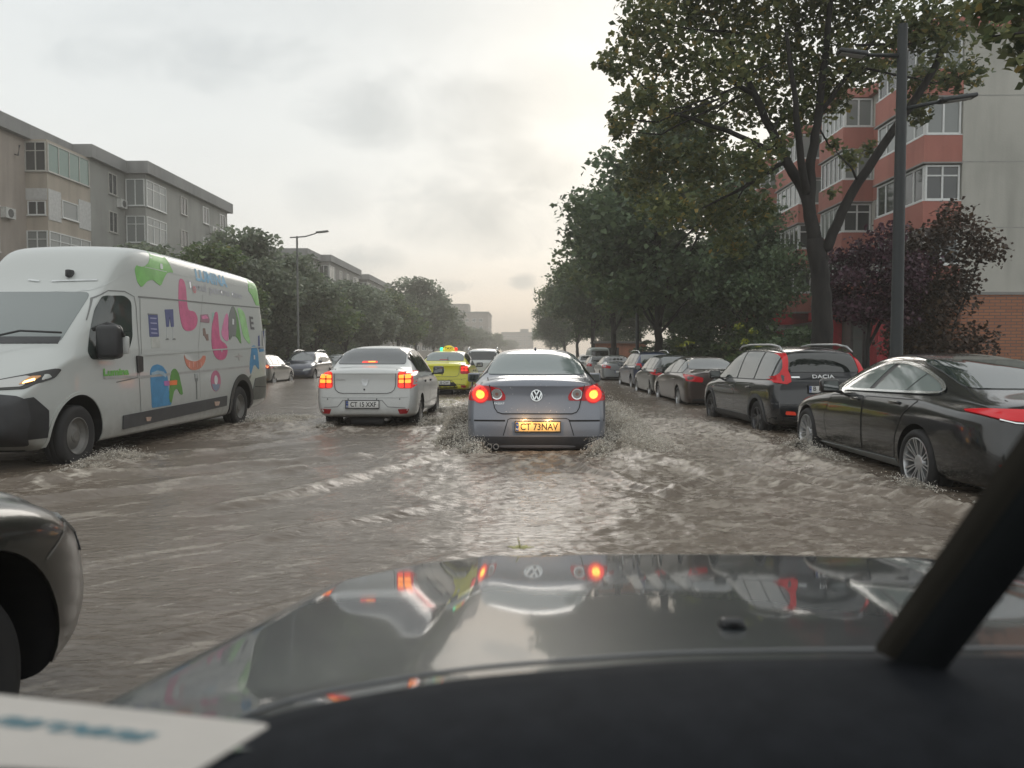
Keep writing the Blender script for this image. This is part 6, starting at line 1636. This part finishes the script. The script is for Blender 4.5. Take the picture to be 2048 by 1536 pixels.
def spray():
    """froth thrown up by the wheels: lumps close to the water, drops above"""
    m, nt, b = nodes('spray_water'); MATS['spray_water'] = m
    setp(b, Roughness=.28, IOR=1.33); noise_col(nt, b, (.70, .65, .57), (.86, .83, .77), 7)
    bump(nt, b, 40, .6, .02)
    sheet, nt2, b2 = nodes('spray_sheet'); MATS['spray_sheet'] = sheet
    noise_col(nt2, b2, (.50, .455, .39), (.74, .70, .63), 9); setp(b2, Roughness=.3, IOR=1.33); bump(nt2, b2, 34, .8, .02)
    t2 = nt2.nodes.new('ShaderNodeTexCoord'); n2 = nt2.nodes.new('ShaderNodeTexNoise'); n2.inputs['Scale'].default_value = 15; n2.inputs['Detail'].default_value = 7; n2.inputs['Roughness'].default_value = .7
    nt2.links.new(t2.outputs['Object'], n2.inputs['Vector'])
    q2 = nt2.nodes.new('ShaderNodeMapRange'); q2.inputs[1].default_value = .47; q2.inputs[2].default_value = .66; q2.inputs[3].default_value = 0; q2.inputs[4].default_value = .85
    nt2.links.new(n2.outputs['Fac'], q2.inputs[0])
    tl = nt2.nodes.new('ShaderNodeBsdfTranslucent'); tl.inputs['Color'].default_value = (.80, .76, .69, 1)
    m1 = nt2.nodes.new('ShaderNodeMixShader'); m1.inputs[0].default_value = .5; nt2.links.new(b2.outputs[0], m1.inputs[1]); nt2.links.new(tl.outputs[0], m1.inputs[2])
    tp = nt2.nodes.new('ShaderNodeBsdfTransparent'); m2 = nt2.nodes.new('ShaderNodeMixShader'); nt2.links.new(q2.outputs[0], m2.inputs[0]); nt2.links.new(tp.outputs[0], m2.inputs[1]); nt2.links.new(m1.outputs[0], m2.inputs[2])
    nt2.links.new(m2.outputs[0], nt2.nodes['Material Output'].inputs['Surface'])
    g = np.random.default_rng(5)
    ico = bmesh.new(); bmesh.ops.create_icosphere(ico, subdivisions=1, radius=1)
    iv = np.array([v.co[:] for v in ico.verts]); jf = np.array([[v.index for v in f.verts] for f in ico.faces]); ico.free()
    def make(name, label, jets, n, group='splashes thrown up by the wheels'):
        V = []; Fc = []; o = 0
        for (x, y, dx, dy, hgt, reach, wgt) in jets:
            for k in range(int(n*wgt*1.9)):
                t = g.random()**1.6; a = g.normal(0, .38); 
                ca, sa = math.cos(a), math.sin(a); ex, ey = dx*ca-dy*sa, dx*sa+dy*ca
                r = reach*t*(.6+.6*g.random())
                top = hgt*(1-(2*t-.55)**2*.75)*(.9+.35*g.random())
                u = g.random()**1.9
                px = x+ex*r+g.normal(0, .05); py = y+ey*r+g.normal(0, .22); pz = max(-.01, top*u)
                s = (.0065*(1-u)**1.5+.0022)*(.45+.9*g.random())
                st = np.array([1+.6*g.random(), 1+.3*g.random(), .7+1.1*g.random()*(u+.2)])
                P = iv*(s*st)*(1+.35*g.normal(size=(len(iv), 1))) + np.array([px, py, pz])
                V.append(P); Fc.append(jf+o); o += len(iv)
        V = np.concatenate(V); Fc = np.concatenate(Fc).tolist(); V = V.tolist(); nd = len(Fc)
        for (x, y, dx, dy, hgt, reach, wgt) in jets:
            for q in range(6):
                k = g.uniform(.55, 1.0); A, Bn = 30, 14; o2 = len(V); ph = g.uniform(0, 50)
                for i in range(A+1):
                    a = (i/A-.5)*1.5; ca, sa = math.cos(a), math.sin(a); ex, ey = dx*ca-dy*sa, dx*sa+dy*ca
                    edge = 1-abs(i/A-.5)**2*3
                    for j in range(Bn+1):
                        t = j/Bn; rr = reach*k*(.05+.85*t); zz = hgt*k*.80*edge*(1-(1.6*t-.75)**2) - .02
                        V.append([x+ex*rr+.05*math.sin(ph+i*1.3+j)+g.normal(0, .012), y+(i/A-.5)*.5+ey*rr+.05*math.cos(ph+j*1.7+i*.6)+g.normal(0, .012), max(-.03, zz+.035*math.sin(i*.9+ph)+g.normal(0, .012))])
                for i in range(A):
                    for j in range(Bn): a0 = o2+i*(Bn+1)+j; Fc.append([a0, a0+1, a0+Bn+2, a0+Bn+1])
        me = me_from(V, Fc, True)
        ob = link(name, me, [m, sheet])
        mi = np.zeros(len(Fc), np.int32); mi[nd:] = 1; me.polygons.foreach_set('material_index', mi)
        ob; tag(ob, label, 'splash', group, 'stuff'); return ob
    make('water_splash', 'pale froth and drops thrown out right of the grey-blue saloon', [(1.0, 11.0, 1, -.15, .62, 1.0, 1.6), (1.02, 10.5, .9, -.5, .34, 1.2, 1.5), (.9, 10.0, .3, -1, .22, .5, .8), (1.1, 13.6, 1, 0, .62, 1.2, .8)], 1700)
    make('water_splash', 'pale froth and drops thrown out left of the grey-blue saloon', [(-.70, 11.0, -1, -.15, .66, .55, 1.4), (-.72, 10.4, -.9, -.5, .34, .65, 1.2), (-.6, 10.0, -.3, -1, .22, .4, .8), (-.75, 13.8, -1, .1, .5, .9, .8)], 1700)
    make('water_splash', 'low splash round the front wheel of the white van', [(-5.1, 9.3, .7, -.9, .14, .7, 1), (-5.0, 8.6, .8, -.5, .10, .6, .6)], 1100)
    make('water_splash', 'low splash trailing from the rear wheel of the white van', [(-5.1, 14.2, 1, -.5, .20, 1.2, 1), (-5.0, 14.6, 1, .2, .12, 1.2, .5)], 1100)
    make('water_splash', 'small froth against the front wheel of the black coupe', [(3.8, 10.4, -.8, -.7, .20, .65, 1.2), (3.7, 9.7, -.4, -1, .14, .8, .9), (3.75, 7.5, -.5, -1, .10, .5, .6)], 800)
    make('water_splash', 'froth behind the wheels of the white saloon', [(-1.9, 14.2, .8, -.6, .16, .7, 1), (-3.4, 13.2, -.4, -.9, .10, .4, .5), (-1.95, 17, 1, -.1, .16, .6, .5)], 900)

# ------------------------------------------------------------------ air, sky, light, camera
def sky_and_light():
    W = bpy.data.worlds.new('World'); SC.world = W; W.use_nodes = True
    nt = W.node_tree; nt.nodes.clear()
    out = nt.nodes.new('ShaderNodeOutputWorld')
    sky = nt.nodes.new('ShaderNodeTexSky'); sky.sky_type = 'NISHITA'; sky.sun_disc = False; sky.sun_elevation = R(22); sky.sun_rotation = R(8); sky.air_density = 1.2; sky.dust_density = 3
    b1 = nt.nodes.new('ShaderNodeBackground'); b1.inputs[1].default_value = .07; nt.links.new(sky.outputs[0], b1.inputs[0])
    tc = nt.nodes.new('ShaderNodeTexCoord'); sp = nt.nodes.new('ShaderNodeSeparateXYZ'); nt.links.new(tc.outputs['Generated'], sp.inputs[0])
    def math_(op, a, b=None, clamp=False):
        n = nt.nodes.new('ShaderNodeMath'); n.operation = op; n.use_clamp = clamp
        for i, v in enumerate((a, b)):
            if v is None: continue
            if isinstance(v, (int, float)): n.inputs[i].default_value = v
            else: nt.links.new(v, n.inputs[i])
        return n.outputs[0]
    zz = math_('MAXIMUM', sp.outputs['Z'], 0.0); den = math_('ADD', zz, .22)
    cx = math_('DIVIDE', sp.outputs['X'], den); cy = math_('DIVIDE', sp.outputs['Y'], den)
    cb = nt.nodes.new('ShaderNodeCombineXYZ'); nt.links.new(cx, cb.inputs[0]); nt.links.new(cy, cb.inputs[1])
    def noise(scale, detail, off, rough=.55, dist=0.0):
        mp = nt.nodes.new('ShaderNodeMapping'); mp.inputs['Location'].default_value = off; nt.links.new(cb.outputs[0], mp.inputs['Vector'])
        n = nt.nodes.new('ShaderNodeTexNoise'); n.inputs['Scale'].default_value = scale; n.inputs['Detail'].default_value = detail; n.inputs['Roughness'].default_value = rough; n.inputs['Distortion'].default_value = dist
        nt.links.new(mp.outputs['Vector'], n.inputs['Vector']); return n.outputs['Fac']
    def ramp(fac, els):
        r = nt.nodes.new('ShaderNodeValToRGB'); nt.links.new(fac, r.inputs['Fac'])
        while len(r.color_ramp.elements) < len(els): r.color_ramp.elements.new(.5)
        for e, (p, c) in zip(r.color_ramp.elements, els): e.position = p; e.color = (*c, 1) if len(c) == 3 else c
        return r.outputs['Color']
    def mixc(f, a, b):
        m = nt.nodes.new('ShaderNodeMix'); m.data_type = 'RGBA'
        for i, v in ((0, f), (6, a), (7, b)):
            if isinstance(v, (int, float)): m.inputs[i].default_value = v
            elif isinstance(v, tuple): m.inputs[i].default_value = (*v, 1)
            else: nt.links.new(v, m.inputs[i])
        return m.outputs[2]
    # high thin cloud: pale, warmer towards the horizon
    base = ramp(zz, [(0.0, (.90, .755, .61)), (.05, (.86, .76, .655)), (.13, (.75, .745, .715)), (.26, (.69, .715, .71)), (.45, (.62, .662, .68)), (1.0, (.60, .63, .66))])
    warm = math_('MULTIPLY', math_('MAXIMUM', sp.outputs['Y'], 0.0), 1.0)
    base = mixc(warm, (.78, .80, .79), base)
    big = ramp(noise(.75, 6, (3.1, .6, 0)), [(.42, (0, 0, 0)), (.68, (1, 1, 1))])
    base = mixc(math_('MULTIPLY', big, .55), base, (.60, .625, .625))
    # grey lower clouds ahead: ragged masses around given directions
    yy = math_('MAXIMUM', sp.outputs['Y'], .05); u = math_('DIVIDE', sp.outputs['X'], yy); v = math_('DIVIDE', sp.outputs['Z'], yy)
    cv = nt.nodes.new('ShaderNodeCombineXYZ'); nt.links.new(u, cv.inputs[0]); nt.links.new(math_('MULTIPLY', v, 1.7), cv.inputs[1])
    cb = cv
    rag = noise(8.5, 9, (2.3, .4, 0), .62, .5); rag2 = noise(3.2, 3, (7.1, 1.9, 0))
    tot = None
    for cx_, cz_, rx_, rz_, k_ in ((-.060, .185, .11, .060, 1.0), (-.020, .235, .10, .045, .8), (-.105, .315, .15, .050, .75), (-.21, .118, .060, .022, .8), (-.004, .094, .016, .010, .9), (-.10, .088, .03, .010, .7), (-.43, .39, .16, .04, .6), (.05, .33, .12, .05, .45), (-.25, .20, .05, .035, .35), (-.22, .45, .5, .06, .25)):
        d = math_('ADD', math_('POWER', math_('ABSOLUTE', math_('DIVIDE', math_('SUBTRACT', u, cx_), rx_)), 2.0), math_('POWER', math_('ABSOLUTE', math_('DIVIDE', math_('SUBTRACT', v, cz_), rz_)), 2.0))
        w = math_('ADD', math_('MULTIPLY', rag, 1.9), math_('MULTIPLY', rag2, 1.6))
        m_ = math_('MULTIPLY', math_('MULTIPLY', math_('SUBTRACT', math_('ADD', w, -1.12), math_('MULTIPLY', d, .42)), 1.35, True), k_)
        tot = m_ if tot is None else math_('MAXIMUM', tot, m_)
    col = mixc(math_('MULTIPLY', tot, .9), base, (.40, .44, .46))
    b2 = nt.nodes.new('ShaderNodeBackground'); b2.inputs[1].default_value = SKY; nt.links.new(col, b2.inputs[0])
    mx = nt.nodes.new('ShaderNodeMixShader'); mx.inputs[0].default_value = .93
    nt.links.new(b1.outputs[0], mx.inputs[1]); nt.links.new(b2.outputs[0], mx.inputs[2]); nt.links.new(mx.outputs[0], out.inputs['Surface'])
    sun = bpy.data.lights.new('sun', 'SUN'); sun.energy = .5; sun.angle = R(25); sun.color = (1, .94, .86)
    so = bpy.data.objects.new('sun', sun); COL.objects.link(so); so.rotation_euler = (R(-68), 0, R(-8))
    so.location = (0, 0, 60)
    # rain haze
    hz = bpy.data.materials.new('rain_haze'); hz.use_nodes = True; n = hz.node_tree; n.nodes.clear()
    o = n.nodes.new('ShaderNodeOutputMaterial'); v = n.nodes.new('ShaderNodeVolumePrincipled'); v.inputs['Color'].default_value = (.93, .89, .83, 1); v.inputs['Density'].default_value = HAZE; v.inputs['Anisotropy'].default_value = .3
    n.links.new(v.outputs[0], o.inputs['Volume'])
    h = MB().box(-160, 160, -12, 760, -1.2, 32).build('haze', hz); h['kind'] = 'stuff'
    cam = bpy.data.cameras.new('camera'); cam.sensor_width = 36; cam.lens = 36*F/2048; cam.clip_start = .02; cam.clip_end = 6000
    cam.dof.use_dof = True; cam.dof.focus_distance = 11; cam.dof.aperture_fstop = 3.8
    co = bpy.data.objects.new('camera', cam); COL.objects.link(co); co.location = (0, 0, HC)
    co.rotation_euler = (math.pi/2 - math.atan((768-HY)/F), 0, math.atan((VX-1024)/F))
    SC.camera = co
    SC.view_settings.view_transform = 'Standard'; SC.view_settings.look = 'None'; SC.view_settings.exposure = EXPO; SC.view_settings.gamma = 1
    SC.view_settings.use_curve_mapping = False
    cy_ = SC.cycles; cy_.use_denoising = True; cy_.max_bounces = 8; cy_.volume_bounces = 1; cy_.transparent_max_bounces = 32
    cy_.caustics_reflective = False; cy_.caustics_refractive = False; cy_.sample_clamp_indirect = 6

SKY, HAZE, EXPO = .90, .0018, 0.55
ground(); left_building(); right_building(); lamps(); trees()
grey_saloon(); white_saloon(); yellow_taxi(); black_coupe(); tall_estate(); delivery_van(); other_cars(); own_car()
water(); spray(); sky_and_light()
